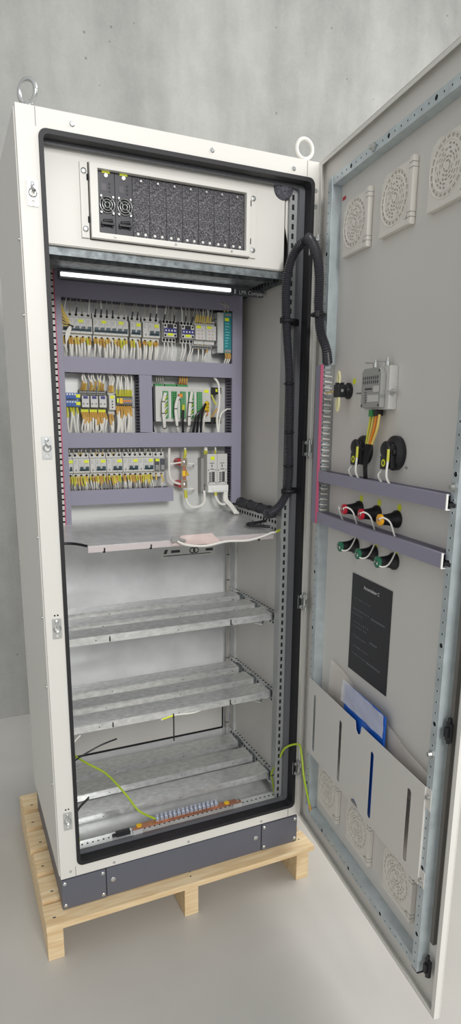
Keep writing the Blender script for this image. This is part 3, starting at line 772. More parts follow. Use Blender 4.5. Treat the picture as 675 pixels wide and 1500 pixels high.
# twin fuse switch
FS = thing('fuse_switch', 'tall light grey twin fuse switch below the right duct', 'fuse switch', (.622, PYF, 1.076))
MB().box(-.012, -.0005, -.032, 0, -.006, .118).build('side_plate', [DEV2], FS, bevel=.001)
for x in (0, .0385):
    b = MB().box(x, x+.0378, -.060, 0, .026, .134).build('body', [DEV], FS, bevel=.0015)
    m = MB().box(x+.010, x+.026, -.0608, -.0602, .101, .103).box(x+.016, x+.019, -.0608, -.0602, .088, .097).box(x+.012, x+.026, -.0608, -.0602, .080, .0825)
    for q in range(6): m.box(x+.007, x+.016, -.0608, -.0602, .036+.006*q, .0395+.006*q)
    m.box(x+.018, x+.028, -.0608, -.0602, .036, .072)
    for a in (x+.005, x+.032):
        for z in (.034, .078): m.lathe((a, -.0602, z), (0, -1, 0), [(0, .0018), (.0008, .0018)], 8)
    m.build('printed_diagram', [TXT], b)
MB().box(.013, .027, -.0618, -.0602, .113, .125).build('label_tag', [YEL], FS)
m = MB().box(.003, .080, -.062, -.006, 0, .0255).box(.02, .078, -.066, -.0622, .004, .016); m.build('lower_guard', [WHITE], FS, bevel=.0012)

# ------------------------------------------------------------------ LED lamp
LL = thing('strip_lamp', 'lit white strip lamp under the rack deck', 'lamp', (.128, .27, 1.7125))
MB().box(0, .535, -.002, .022, -.001, .019).box(.5352, .645, 0, .02, -.001, .016).build('housing', [DEVD], LL, bevel=.001)
MB().box(.003, .525, -.010, -.0022, .003, .0135).build('diffuser', [LED], LL, bevel=.002)
MB().box(.540, .545, -.0008, -.0002, .001, .014).build('end_mark', [TXTW], LL)
text('LPR Company', .0165, TXTW, LL, (.556, -.0006, .001))

# ------------------------------------------------------------------ rack unit
RK = thing('rack_unit', 'rack chassis with black faced module slots at the cabinet top', 'rack', (.172, .048, 1.765))
bw, bh = .436, .170
MB().plate([(0, 0), (bw, 0), (bw, bh), (0, bh)], [[(.020, .014), (bw-.012, .014), (bw-.012, bh-.012), (.020, bh-.012)]], -.014, .002).build('bezel', [PAINT], RK, bevel=.002)
MB().plate([(-.002, -.002), (bw+.002, -.002), (bw+.002, bh+.002), (-.002, bh+.002)], [[(.012, .01), (bw-.008, .01), (bw-.008, bh-.008), (.012, bh-.008)]], .0005, .0018).build('gap_trim', [RUB], RK)
for x0, x1 in ((-.022, -.003), (bw+.003, bw+.022)):
    o = MB().box(x0, x1, -.004, .0015, .0, bh).build('mounting_ear', [PAINT], RK, bevel=.001)
    for z in (.02, bh-.02): screw(((x0+x1)/2, -.004, z), .007, parent=o)
for x0, x1 in ((-.006, -.0025), (bw+.0025, bw+.006)):
    for z in (.035, bh-.04): MB().box(x0, x1, -.006, -.0042, z, z+.014).build('ear_slot', [HOLE], RK)
MB().box(.018, bw-.010, .018, .022, .012, bh-.010).build('chassis_back', [HOLE], RK)
MB().box(.0195, bw-.0115, -.001, .016, .0142, .0155).build('slot_floor', [DEVD], RK)
for x in (.06, .22, .38): screw((x, -.014, .008), .003, parent=RK)
xs = [.0205+.0448*i for i in range(9)]+[.4235]
for i in range(9):
    x0, x1 = xs[i], xs[i+1]; mw = x1-x0-.0008
    loc = (.172+x0+.0004, .048, 1.765+.0162)
    mh = .1405
    if i < 2:
        t = thing('power_module', ('leftmost power module with round fan in the rack', 'second power module with round fan, beside the speckled blanks')[i], 'power module', loc, 0, 'fan modules in the rack')
        MB().box(0, mw, 0, .017, 0, mh).build('face', [BLKM], t, bevel=.001)
        cx, cz = mw*.52, .066
        MB().lathe((cx, -.0002, cz), (0, -1, 0), [(0, .020), (.0012, .020)], 28).build('fan_opening', [HOLE], t)
        m = MB()
        for r in (.0185, .0125, .0065): m.torus((cx, -.0032, cz), (0, 1, 0), r, .0011, 28, 6)
        for a in range(4):
            an = a*math.pi/2+.78; m.cyl((cx+.004*math.cos(an), -.0034, cz+.004*math.sin(an)), (cx+.026*math.cos(an), -.0034, cz+.026*math.sin(an)), .0011, seg=6)
        m.build('fan_guard', [ZINC], t)
        for a in range(4):
            an = a*math.pi/2+.78; screw((cx+.0265*math.cos(an)*.8, -.002, cz+.0265*math.sin(an)), .0032, parent=t)
        MB().box(.010, .022, -.0008, -.0001, .098, .114).build('display', [pm('lcd_window', (96, 92, 98), .2)], t)
        for q in range(3): MB().lathe((.031, -.0001, .098+.009*q), (0, -1, 0), [(0, .0026), (.002, .0026)], 10).build('button', [BLK], t)
        m = MB().box(.006, .038, -.012, -.006, .018, .024).box(.007, .012, -.006, -.0002, .015, .027).box(.032, .037, -.006, -.0002, .015, .027).cyl((.010, -.009, .026), (.034, -.009, .029), .0045, seg=10)
        m.build('handle', [BLK], t, bevel=.001)
        screw((mw*.5, -.0002, mh-.008), .0062, parent=t, name='thumb_screw')
        MB().box(mw*.5-.010, mw*.5+.010, -.0012, -.0002, mh-.003, mh+.006).build('sticker', [YEL], t)
    else:
        kind = ['first', 'second', 'third', 'fourth', 'fifth', 'sixth', 'last'][i-2]
        t = thing('blank_panel', kind+' speckled black blanking panel after the fan modules', 'blanking panel', loc, 0, 'black blanking panels in the rack')
        MB().box(0, mw, .001, .017, 0, mh).build('face', [FILM if i < 9 else BLKM], t, bevel=.0008)
        for x in (.012, mw-.012): screw((x, .001, .008), .0038, parent=t, mat=WHITE)
        screw((mw*.5, .001, mh-.008), .0034, parent=t)

# ------------------------------------------------------------------ shelves
def channel(x0, x1, y0, dep, z, h=.024, t=.002):
    m = MB().box(x0, x1, y0, y0+dep, z-t, z).box(x0, x1, y0, y0+t, z-h, z-t-.0001).box(x0, x1, y0+dep-t, y0+dep, z-h, z-t-.0001)
    return m
for z, L, g in ((.692, 'upper open shelf of three steel channels under the solid shelf', 0), (.41, 'middle open shelf of three steel channels', 1), (.1, 'lowest open shelf of three steel channels above the cabinet floor', 2)):
    t = thing('channel_shelf', L, 'shelf', (0, 0, z), 0, 'channel shelves in the lower cabinet')
    for k, y0 in enumerate((.131, .255, .375)):
        m = channel(.056, .755-.004*k, y0, (.080, .068, .068)[k], 0)
        for x in (.16, .42, .62): m.lathe((x+.05*k, y0+.0005, -.014), (0, -1, 0), [(0, .0025), (.001, .0025)], 8, 1)
        o = m.build('channel', [GALVS, HOLE], t, bevel=.0011)
        MB().box(.7555-.004*k, .7648, y0+.01, y0+.05, -.03, -.002).build('end_bracket', [GALVD], o)
    if g < 2:
        MB().box(.60, .604, .130, .1308, -.022, -.004).box(.604, .608, .130, .1308, -.022, -.019).build('hook', [BLK], t)
        MB().box(.20, .204, .130, .1308, -.022, -.006).build('hook', [BLK], t)
        MB().tube([(.70, .15, -.034), (.716, .13, -.036), (.73, .15, -.034)], .004, 8).build('wing_nut', [ZINC], t)
# solid shelf, slightly tilted to the front
SH = thing('solid_shelf', 'solid bright steel shelf below the mounting plate', 'shelf', (0, .115, .970))
SH.rotation_euler = (math.atan2(.03, .33), 0, 0)
sp = [(.145, 0), (.745, 0), (.745, .33), (.056, .33), (.056, .045), (.10, .040), (.125, .022)]
MB().prism(sp, -.002, 0, 0, 'xy').build('tray', [GALV], SH)
MB().box(.145, .745, -.0018, .0, -.020, -.002).build('front_lip', [pm('pinkish_lip', (224, 214, 214), .35, .4)], SH, bevel=.0006)
MB().tube(spline([(.056, .042, .001), (.10, .038, .001), (.125, .020, .001), (.143, .001, .000)], 6), .004, 8).build('edge_trim', [RUB], SH)
for x in (.19, .33, .46, .69): MB().box(x, x+.004, -.004, -.0019, -.022, -.008).box(x-.003, x+.004, -.004, -.0019, -.022, -.018).build('hook', [BLK], SH)
solo(MB().box(.0, .005, .0, .18, 0, .003), 'cable_slot_trim', 'black trim of the cable opening at the shelf rear', 'trim', [RUB], (.66, .27, 1.0), 1.35) if False else None

# label plate on the back panel under the solid shelf
NP = thing('rating_plate', 'white printed strip on the back panel under the solid shelf', 'rating plate', (.50, .5445, .815))
MB().box(0, .22, -.001, 0, 0, .055).build('plate', [WHITE], NP)
m = MB().box(.01, .20, -.0014, -.0011, .008, .011).prism([(.01, .018), (.022, .018), (.028, .034), (.016, .034)], -.0014, -.0011).box(.04, .075, -.0014, -.0011, .02, .03)
m.torus((.125, -.0013, .024), (0, 1, 0), .010, .002, 16, 4).torus((.140, -.0013, .024), (0, 1, 0), .010, .002, 16, 4).box(.18, .21, -.0014, -.0011, .018, .028)
m.build('printing', [TXT], NP)

# ------------------------------------------------------------------ earth busbar
EB = thing('earth_busbar', 'copper earth busbar with a row of screw terminals on the cabinet floor', 'busbar', (.235, .05, .053))
MB().box(0, .375, 0, .022, .012, .017).build('bar', [COPPER], EB, bevel=.001)
MB().box(0, .03, .001, .021, 0, .0118).box(.345, .375, .001, .021, 0, .0118).build('support', [GALV], EB)
MB().box(.075, .29, .002, .020, .0175, .0208).build('terminal_bar', [COPPER], EB, bevel=.001)
for k in range(15):
    x = .082+.0145*k
    o = MB().box(x-.0055, x+.0055, .004, .018, .0212, .032).lathe((x, .011, .0322), (0, 0, 1), [(0, .0050), (.009, .0050), (.010, .004), (.010, .0015), (.008, .001)], 10).build('terminal_screw', [pm('bluish_zinc', (206, 212, 226), .3, .6) if k == 0 else bpy.data.materials['bluish_zinc']], EB)
for x in (.022, .325): MB().lathe((x, .011, .0172), (0, 0, 1), [(0, .009), (.002, .009)], 14).build('label_tag', [YEL2], EB)
for x in (.006, .366): MB().lathe((x, .011, .0172), (0, 0, 1), [(0, .007), (.004, .007), (.006, .003)], 6).build('bolt', [ZINC], EB)
solo(MB().box(0, .045, 0, .018, 0, .013).box(-.012, -.001, .004, .012, 0, .010), 'cable_lug_block', 'small black block left of the earth busbar', 'block', [BLK], (.183, .0545, .0525), bevel=.002)

# ------------------------------------------------------------------ corrugated hose
def corrug(pts, r, label, name='conduit_hose', seg=12, pitch=.0056, mat=RUB):
    P = spline(pts, 12); L = [0]
    for i in range(1, len(P)): L.append(L[-1]+(P[i]-P[i-1]).length)
    n = int(L[-1]/pitch)*2; out = []; j = 0
    for k in range(n+1):
        d = L[-1]*k/n
        while j < len(L)-2 and L[j+1] < d: j += 1
        out.append(P[j].lerp(P[j+1], (d-L[j])/max(1e-9, L[j+1]-L[j])))
    o0 = out[0].copy(); out = [q-o0 for q in out]
    m = MB().tube(out, r, seg, 0, True, lambda i: r*(1.0 if i % 2 else .80))
    return m, o0
hp = [(.700, .055, 1.043), (.722, .030, 1.075), (.742, .022, 1.14), (.741, .025, 1.3), (.734, .022, 1.46), (.720, .018, 1.58), (.712, .013, 1.69), (.715, .0, 1.750), (.724, -.016, 1.782), (.732, -.036, 1.797), (.738, -.055, 1.801), tuple(DL(.092, .064, 1.797)), tuple(DL(.112, .061, 1.778)), tuple(DL(.135, .057, 1.742)), tuple(DL(.143, .053, 1.69)), tuple(DL(.139, .050, 1.62)), tuple(DL(.138, .042, 1.56)), tuple(DL(.142, .026, 1.515)), tuple(DL(.119, .008, 1.479))]
m, o0 = corrug(hp, .0136, '')
solo(m, 'conduit_hose', 'thick black corrugated hose arching from cabinet to door', 'hose', [pm('black_hose', (58, 58, 64), .32)], o0)
P_ = spline([(.700, .075, 1.038), (.742, .13, 1.036), (.748, .24, 1.036), (.748, .36, 1.038), (.740, .43, 1.042)], 8); o0 = P_[0].copy()
CBN = thing('sheathed_cable_bundle', 'black spiral wrapped cable bundle lying along the right cabinet wall', 'cable bundle', o0)
MB().tube([q-o0 for q in P_], .016, 12).build('sheath', [pm('black_sheath', (52, 52, 58), .6, bump=.4, bscale=90)], CBN)
m = MB()
for i in range(5, len(P_)-2, 5): m.torus(P_[i]-o0, P_[i+1]-P_[i], .0165, .002, 18, 6)
m.build('wrap_ties', [BLK], CBN)
def clamp(loc, rz, label, L=.045):
    t = thing('hose_clamp', label, 'hose clamp', loc, rz, 'black hose clamps')
    MB().torus((0, 0, 0), (0, 0, 1), .0175, .0045, 24, 8).build('ring', [BLK], t)
    MB().box(.016, L, -.007, .007, -.009, .009).box(-.027, -.018, -.005, .005, -.008, .008).build('arm', [BLK], t, bevel=.0015)
clamp((.721, .018, 1.602), .35, 'black hose clamp at the upper left leg of the hose')
clamp((.741, .022, 1.115), .35, 'black hose clamp low on the hose above the solid shelf')
clamp(DL(.136, .049, 1.60), DRZ+2.6, 'black hose clamp on the door side of the hose', .065)
for z in (1.43, 1.29, 1.19): solo(MB().torus((0, 0, 0), (0, 0, 1), .0146, .002, 18, 6).box(-.003, .003, -.018, -.013, -.003, .003), 'cable_tie', 'black cable tie around the hose at ' + {1.43: 'its upper straight length', 1.29: 'its middle straight length', 1.19: 'its lower straight length'}[z], 'cable tie', [BLK], (.736 if z > 1.4 else .741, .024, z))

# ------------------------------------------------------------------ wires
def wire(pts, r, mat, label, group=None, sleeve=None, name='wire', cat='wire', n=5, seg=6):
    P = spline(pts, n); o0 = P[0].copy()
    o = MB().tube([q-o0 for q in P], r, seg).build(name, [mat], None, o0)
    tag(o, label, cat, group)
    if sleeve:
        a, b, sm = sleeve; N = len(P)-1
        i0, i1 = max(0, int(a*N)), min(N, max(int(a*N)+1, int(b*N)))
        MB().tube([q-o0 for q in P[i0:i1+1]], r*1.25, seg).build('marker_sleeve', [sm], o)
    return o
R = random.uniform
# top row, up into the duct
xs_up = [.160+.0185*k for k in range(5)]+[.255+.0185*k for k in range(6)]+[.372, .390]+[.413, .432, .451]+[.479, .491, .503, .514]+[.541, .553, .565, .575]+[.588+.0075*k for k in range(8)]
for x in xs_up:
    h = R(.003, .012); dx = R(-.004, .010); bz = 1.639 if x < .66 else 1.66
    sl = (0, .35, SLY) if x > .58 else ((.0, .28, TXT) if random.random() < .45 else None)
    wire([(x, .404, bz), (x+dx*.3, .396+R(-.004, .004), bz+.022), (x+dx, .400, bz+.042), (x+dx+.006, .418, 1.692)], .0021, WIREG if random.random() < .6 else WIREW, 'thin wire rising from the top row devices into the upper duct', 'wires rising from the top row', sl)
# top row, down into the duct
xs_dn = []
for x0, n in ((.158, 5), (.255, 6), (.372, 2), (.413, 3)):
    for k in range(n):
        for q in (-.0042, .0042): xs_dn.append(x0+.0185*k+q)
xs_dn += [.479, .491, .505, .541, .553, .568, .577, .596, .612, .628]
for i, x in enumerate(xs_dn):
    sm = random.choice((SLY, SLO, SLG, SLO)); dx = R(-.006, .004) if x < .47 else R(-.014, -.004)
    c = (0, R(.2, .42), sm) if (x < .47 and random.random() < .72) or x > .59 or random.random() < .2 else None
    wire([(x, .404, 1.570), (x+dx*.3, .394, 1.548), (x+dx, .396+R(-.005, .004), 1.525), (x+dx, .402, 1.508)], .0032 if x < .47 else .0024, WIREW, 'white wire dropping from the top row devices into the duct below', 'wires dropping from the top row', c)
# bundle of yellow sleeved wires at far left of the top row
for k in range(7):
    wire([(.147, .372, 1.662-.0105*k), (.155+.001*k, .366, 1.634-.006*k), (.172, .362-.001*k, 1.602), (.168-.002*k, .366, 1.575), (.153+.001*k, .374, 1.540-.003*k)], .0014, WIREW, 'wire of the tied yellow sleeved bunch at the left of the top row', 'tied wires at left of the top row', (.02, .42, SLY))
solo(MB().torus((0, 0, 0), (.3, 0, 1), .0075, .0015, 14, 6), 'cable_tie', 'black cable tie round the yellow sleeved bunch in the top row', 'cable tie', [BLK], (.171, .361, 1.598))
for dx in (0, .012): wire([(.688+dx, .394, 1.672), (.684+dx, .380, 1.694), (.674+dx, .378, 1.700), (.662+dx, .39, 1.712)], .0024, WIREG, 'grey wire leaving the top of the teal power supply', 'wires at the power supply', (0, .3, SLY))
for dx in (0, .008, .015): wire([(.690+dx, .388, 1.548), (.691+dx, .384, 1.532), (.686+dx, .394, 1.508)], .0026, WIREW, 'wire with orange sleeve under the teal power supply', 'wires at the power supply', (0, .6, SLO))
# middle row left, up and down
xm = [.205, .211, .217, .232, .238, .245, .259, .266, .273, .291, .297, .303]+[.316+.0067*k for k in range(8)]
for x in xm:
    y0 = .412 if x < .285 else .402; bz = 1.417 if x < .285 else (1.412 if x < .31 else 1.40)
    wire([(x, y0, bz-.003), (x+R(-.003, .003), .396, bz+.018), (x+R(-.006, .006), .398, 1.450), (x+R(-.006, .006), .410, 1.469)], .0026, WIREW, 'white wire rising from the middle row relays and terminals', 'wires rising from the middle row', (.0, R(.3, .55), random.choice((SLO, SLY))) if x < .31 else (0, .35, SLG))
xm2 = [.156, .166, .176, .186]+[.202, .208, .214, .220, .229, .235, .241, .247, .256, .262, .268, .275]+[.291, .298]+[.314+.0067*k for k in range(8)]
for x in xm2:
    bz = 1.362 if x < .19 else (1.345 if x < .28 else (1.340 if x < .305 else 1.366))
    sm = SLO if x > .19 else SLG
    wire([(x, .404, bz), (x+R(-.003, .003), .392, bz-.022), (x+R(-.005, .005), .394, bz-.05), (x+R(-.004, .004), .402, 1.279)], .0031, WIREW, 'white wire dropping from the middle row into the duct below', 'wires dropping from the middle row', (0, R(.3, .55), sm))
# lowest row
xl = [.157]+[b+.0176*k+o for b in (.1645, .2185, .2725, .3265, .379) for k, o in ((0, .006), (1, .004), (1, .013), (2, .008))]+[.442, .461]
for x in xl:
    wire([(x, .404, 1.213), (x+R(-.002, .002), .397, 1.224), (x+R(-.004, .004), .404, 1.240)], .0022, WIREG, 'grey wire rising from the lowest row breakers', 'wires rising from the lowest row', (.0, .3, SLY) if random.random() < .25 else None)
for x in [q+o for q in xl for o in ((-.004, .003) if q < .43 else (0,))]:
    wire([(x, .404, 1.143), (x+R(-.002, .002), .392, 1.125), (x+R(-.004, .006), .396, 1.108), (x+.004, .404, 1.096)], .0024, WIREG if random.random() < .45 else WIREW, 'thin wire dropping from the lowest row into the short duct', 'wires dropping from the lowest row', (0, R(.3, .6), random.choice((SLY, SLO, SLG))))
# controller wiring
def bundle(path, label, k=4, r=.0028, ties=(.35, .65), mat=WIREW, colr=None):
    P = spline(path, 8); o0 = P[0].copy()
    t = thing('wire_bundle', label, 'wire bundle', o0, 0, 'tied wire bundles on the controller')
    for q in range(k):
        a = 2*math.pi*q/k; d = Vector((math.cos(a), math.sin(a)*.7, 0))*r*.9
        MB().tube([p-o0+d for p in P], r, 6).build('strand', [(colr or [mat])[q % len(colr or [mat])]], t)
    for f in ties:
        i = int(f*(len(P)-1)); MB().torus(P[i]-o0, P[i+1]-P[i], r*2.1, .0012, 14, 6).build('tie', [BLK], t)
bundle([(.470, .374, 1.41), (.462, .368, 1.385), (.460, .366, 1.35), (.464, .37, 1.31), (.470, .390, 1.284)], 'white tied wires at the first green terminal column', ties=(.3, .55, .85))
bundle([(.520, .372, 1.395), (.508, .360, 1.395), (.500, .362, 1.36), (.506, .366, 1.31), (.518, .39, 1.284)], 'white tied wires at the second green terminal column', k=3, ties=(.5, .8))
bundle([(.563, .374, 1.415), (.555, .366, 1.385), (.550, .364, 1.34), (.551, .37, 1.31), (.553, .392, 1.284)], 'white tied wires at the fourth green terminal column', ties=(.3, .55, .8))
for q in range(6):
    for cx, L in ((.470, 'short yellow wire into the first green terminal column'), (.560, 'short yellow wire into the fourth green terminal column')):
        wire([(cx+.008, .376, 1.343+.011*q), (cx+.001, .368, 1.340+.011*q), (cx-.006, .366, 1.330+.011*q)], .0019, SLG if q % 2 else WIREW, L, 'short wires on the controller terminals')
for q in range(3):
    wire([(.622, .374, 1.378-.011*q), (.606-.003*q, .352, 1.380-.010*q), (.590-.010*q, .345, 1.350-.004*q), (.588-.011*q, .355, 1.315), (.602-.014*q, .392, 1.284)], .0042, BLK, 'thick black cable with yellow end looping over the controller', 'black looped cables on the controller', (.02, .32, pm('cable_yellow', (244, 208, 40), .45) if q == 0 else bpy.data.materials['cable_yellow']))
for q in range(2): wire([(.618, .374, 1.342+.006*q), (.606, .358, 1.345), (.598, .355, 1.325), (.606+.006*q, .39, 1.284)], .003, WIREW, 'white cable with orange end right of the black loops', 'white cables with orange ends', (0, .25, ORG))
wire([(.532, .372, 1.372), (.528, .366, 1.35), (.527, .366, 1.315), (.536, .39, 1.284)], .0042, BLK, 'black cable with yellow sleeve hanging at the third terminal column', None, (.0, .3, SLG))
solo(MB().box(0, .012, -.007, 0, 0, .010), 'orange_connector', 'small orange plug at the top of the second terminal column', 'connector', [ORG], (.517, .3785, 1.398))
for k, x in enumerate((.530, .538, .546, .554)): wire([(x, .412, 1.438), (x+.001, .400, 1.452), (x+.002, .405, 1.468)], .0030, SLO, 'orange sleeved wire above the controller', 'orange wires above the controller', (0, .25, RED))
for k, x in enumerate((.452, .459, .466, .474)): wire([(x, .412, 1.438), (x-.002, .402, 1.452), (x-.004, .408, 1.468)], .0018, WIREG, 'thin grey wire above the controller left end', 'grey wires above the controller')
wire([(.652, .394, 1.466), (.662, .380, 1.44), (.664, .378, 1.38), (.656, .378, 1.33), (.662, .386, 1.284)], .0042, WIREW, 'thick white cable running down past the black socket relays')
wire([(.712, .392, 1.362), (.690, .378, 1.360), (.668, .376, 1.340), (.664, .382, 1.284)], .003, WIREW, 'white cable curving out of the right duct beside the controller')
wire([(.640, .390, 1.408), (.648, .382, 1.385), (.655, .380, 1.375)], .003, SLG, 'yellow wire between the black socket relays', None)
wire([(.640, .390, 1.334), (.650, .382, 1.352), (.658, .380, 1.362)], .003, SLO, 'orange wire between the black socket relays', None)
wire([(.438, .42, 1.40), (.431, .40, 1.37), (.433, .40, 1.31), (.438, .405, 1.284)], .003, BLK, 'black cable down the left side of the controller')
# shunt and fuse switch cables
wire([(.490, .40, 1.236), (.486, .392, 1.20), (.486, .390, 1.14), (.500, .392, 1.118), (.526, .396, 1.108)], .0042, WIREW, 'white cable bending down left of the shunt bar')
wire([(.486, .392, 1.178), (.505, .388, 1.180), (.528, .392, 1.182)], .003, WIREW, 'short white cable to the upper red insulator')
wire([(.541, .394, 1.198), (.543, .388, 1.215), (.545, .40, 1.240)], .0042, WIREW, 'white cable with yellow sleeve above the shunt bar', None, (0, .7, SLG))
wire([(.544, .394, 1.086), (.546, .386, 1.050), (.562, .382, 1.030), (.592, .382, 1.030), (.612, .386, 1.046), (.615, .396, 1.082)], .0046, WIREW, 'white cable looping from shunt bar to fuse switch', None, (0, .16, SLG), n=7)
wire([(.656, .39, 1.076), (.656, .384, 1.056), (.670, .380, 1.036), (.690, .382, 1.034), (.700, .388, 1.050)], .0042, WIREW, 'white cable looping under the fuse switch', None, (0, .15, SLG))
for q in range(3): wire([(.690+.004*q, .386, 1.076), (.684+.006*q, .378, 1.05), (.700+.006*q, .372, 1.030), (.716+.006*q, .372, 1.010), (.722+.007*q, .366, .998)], .0038, WIREW, 'white cable diving through the shelf opening below the fuse switch', 'white cables through the shelf opening')
for x in (.616, .622, .655): wire([(x, .394, 1.210), (x-.001, .386, 1.222), (x+.002, .40, 1.240)], .003, WIREW, 'white wire with yellow sleeve above the fuse switch', 'wires above the fuse switch', (0, .5, SLG))
for z in (1.178, 1.092): wire([(.553, .394, z), (.575, .392, z-.002), (.590, .41, z-.004), (.594, .4448, z-.006)], .0025, WIREW, 'short white stub wire right of the shunt bar', 'stub wires right of the shunt bar')
# comb duct wires (left)
for k in range(34):
    z = 1.762-.0222*k
    wire([(.1325, .386, z), (.1285, .402, z-.001), (.1325, .43, z-.003)], .0026, WIREW, 'white wire end showing through the comb of the left duct', 'wires in the left comb duct', n=3)
# ------------------------------------------------------------------ loose earth leads
GYL = 'green yellow earth wire '
wire([(.752, .08, .047), (.745, .085, .10), (.742, .085, .125), (.752, .06, .18), (.755, .02, .25), (.775, -.03, .285), tuple(DL(.06, .02, .27)), tuple(DL(.10, .025, .20)), tuple(DL(.125, .012, .11)), tuple(DL(.128, .004, .075))], .0034, GY, GYL+'arching from cabinet floor to the door', None, (.88, .98, SLO), n=8, seg=8)
for f, q in enumerate(((.744, .085, .115), (.753, .06, .165))): solo(MB().torus((0, 0, 0), (0, .2, 1), .005, .0013, 12, 6), 'cable_tie', ('lower', 'upper')[f]+' black tie on the arching earth wire', 'cable tie', [BLK], q)
solo(MB().lathe((0, 0, 0), (0, -1, 0), [(0, .009), (.002, .009), (.002, .006), (.010, .006)], 12), 'earth_stud', 'zinc earth stud at the lower hinge corner of the door', 'stud', [ZINC], DL(.135, -.0136, .092), DRZ)
solo(MB().lathe((0, 0, 0), (0, -1, 0), [(0, .008), (.0006, .008)], 14), 'earth_sticker', 'round green yellow sticker below the earth stud', 'sticker', [GY], DL(.150, -.0136, .064), DRZ)
wire([(.085, .30, .245), (.13, .24, .225), (.19, .20, .19), (.235, .13, .145), (.27, .11, .09), (.312, .062, .078)], .0034, GY, GYL+'hanging from the left down to the busbar', None, None, n=8, seg=8)
wire([(.056, .09, .13), (.06, .085, .09), (.075, .09, .052)], .0032, GY, 'short green yellow wire at the left end of the bottom rail')
for q in range(2): wire([(.058, .10+.004*q, .120+.004*q), (.085, .11, .150+.005*q), (.115, .115, .172+.005*q)], .0022, BLK, 'loose black wire end poking in at the lower left', 'loose black wire ends')
wire([(.06, .10, .31), (.10, .12, .318), (.16, .13, .335), (.21, .12, .352)], .0026, BLK, 'black wire end poking in under the middle shelf')
wire([(.056, .10, .36), (.085, .12, .375), (.10, .128, .383)], .0024, WIREW, 'white wire end poking in under the middle shelf left')
# white cable clipped under middle shelf with long black tie
wire([(.36, .137, .378), (.375, .134, .384), (.41, .133, .388), (.47, .133, .384), (.52, .136, .392)], .0034, WIREW, 'white cable held under the middle shelf edge', None, (.14, .48, YEL))
solo(MB().box(-.002, .002, -.001, .001, -.085, .006).torus((0, .006, .003), (1, 0, 0), .008, .0016, 14, 6), 'cable_tie', 'long black cable tie hanging from the middle shelf', 'cable tie', [BLK], (.40, .1285, .385))
# solid shelf cable, bag
wire([(.41, .100, .968), (.44, .098, .955), (.50, .097, .948), (.57, .097, .957), (.64, .097, .955), (.69, .10, .962), (.735, .10, .975)], .0038, WIREW, 'white cable hanging along the front of the solid shelf', None, None, n=8)
m = sheetmesh([(0, 0), (.165, -.006), (.13, .03), (.03, .028)], th=.002, wav=.002)
solo(m, 'small_plastic_bag', 'small pinkish plastic bag taped to the front of the solid shelf', 'plastic bag', [BAG3], (.395, .107, .955))
solo(MB().box(0, .024, -.004, 0, 0, .018).cyl((.024, -.002, .008), (.045, -.002, .002), .004, seg=8), 'sensor_probe', 'small sensor plug on the front lip of the solid shelf', 'sensor', [DEV2], (.392, .104, .965), bevel=.001)
wire([(.742, .135, .986), (.715, .15, .988), (.685, .175, .988), (.69, .195, .990), (.72, .19, .993), (.748, .175, 1.0)], .005, BLK, 'black cable loop resting on the right end of the solid shelf', n=7, seg=8)
wire([(.735, .10, .972), (.748, .09, .980), (.760, .075, .99)], .003, WIREW, 'white wire with yellow sleeve at the right shelf bracket', None, (.3, .7, YEL))
P_ = [(.757, .506, .10), (.757, .505, .5), (.757, .505, .96)]
GCB = thing('riser_cable', 'light grey cable strapped up the rear right post', 'cable', P_[0])
MB().tube([Vector(q)-Vector(P_[0]) for q in spline(P_, 6)], .0045, 8).build('sheath', [WIREG], GCB)
for z in (.02, .18, .30, .45, .62, .72): MB().torus((0, -.002, z), (0, 0, 1), .0055, .0016, 12, 6).build('tie', [BLK], GCB)

# ------------------------------------------------------------------ door fittings
# lamps: three upper, three lower
def lamp(s_, z_, col, label, group, L=.049, dark=False):
    t = thing('indicator_lamp', label, 'indicator lamp', DL(s_, -.0138, z_), DRZ, group)
    MB().lathe((0, 0, 0), (0, -1, 0), [(0, .021), (.006, .021), (.012, .0165), (.026, .0135), (L-.006, .0125)], 24).build('body', [BLK], t)
    c = MB().lathe((0, -L+.0065, 0), (0, -1, 0), [(0, .0135), (.006, .0135), (.0075, .011), (.0075, .004), (.005, .004)], 18).build('terminal_cap', [col], t)
    c['label'] = 'coloured rear cap'
    for a in (0, 1): MB().lathe((.005 if a else -.005, -L-.0005, 0), (0, -1, 0), [(0, .0028), (.001, .0028)], 8).build('contact', [ZINC], c)
    return t
lu = [(.303, 'red', REDL), (.394, 'red', REDL), (.486, 'amber', YELL)]
LBL = ['red capped lamp nearest the hinge, above the lower door duct', 'red capped lamp between the other red and the amber one', 'amber capped lamp above the lower door duct']
for (s_, c, cm), L in zip(lu, LBL):
    lamp(s_, 1.100, cm, L, 'upper lamps on the door')
    solo(MB().lathe((0, 0, 0), (0, -1, 0), [(0, .0085), (.0006, .0085)], 14), 'lamp_sticker', 'yellow sticker over the '+{.303: 'hinge side red', .394: 'second red', .486: 'amber'}[s_]+' lamp', 'sticker', [YEL], DL(s_+.006, -.0137, 1.128), DRZ, group='stickers over the upper lamps')
LBL = ['green capped lamp nearest the hinge below the lower door duct', 'middle green capped lamp below the lower door duct', 'green capped lamp nearest the free edge below the duct']
for s_, L in zip((.291, .389, .486), LBL): lamp(s_, .999, GRNL, L, 'lower lamps on the door')
for s_, L in ((.394, 'middle'), (.486, 'outer')):
    solo(MB().lathe((0, 0, 0), (0, -1, 0), [(0, .0085), (.0006, .0085)], 14), 'lamp_sticker', 'yellow sticker over the '+L+' green lamp', 'sticker', [YEL], DL(s_+.004, -.0137, 1.026), DRZ, group='stickers over the lower lamps')
def dw(pts, r, mat, label, group=None, sleeve=None): return wire([tuple(DL(*p)) for p in pts], r, mat, label, group, sleeve, n=6, seg=7)
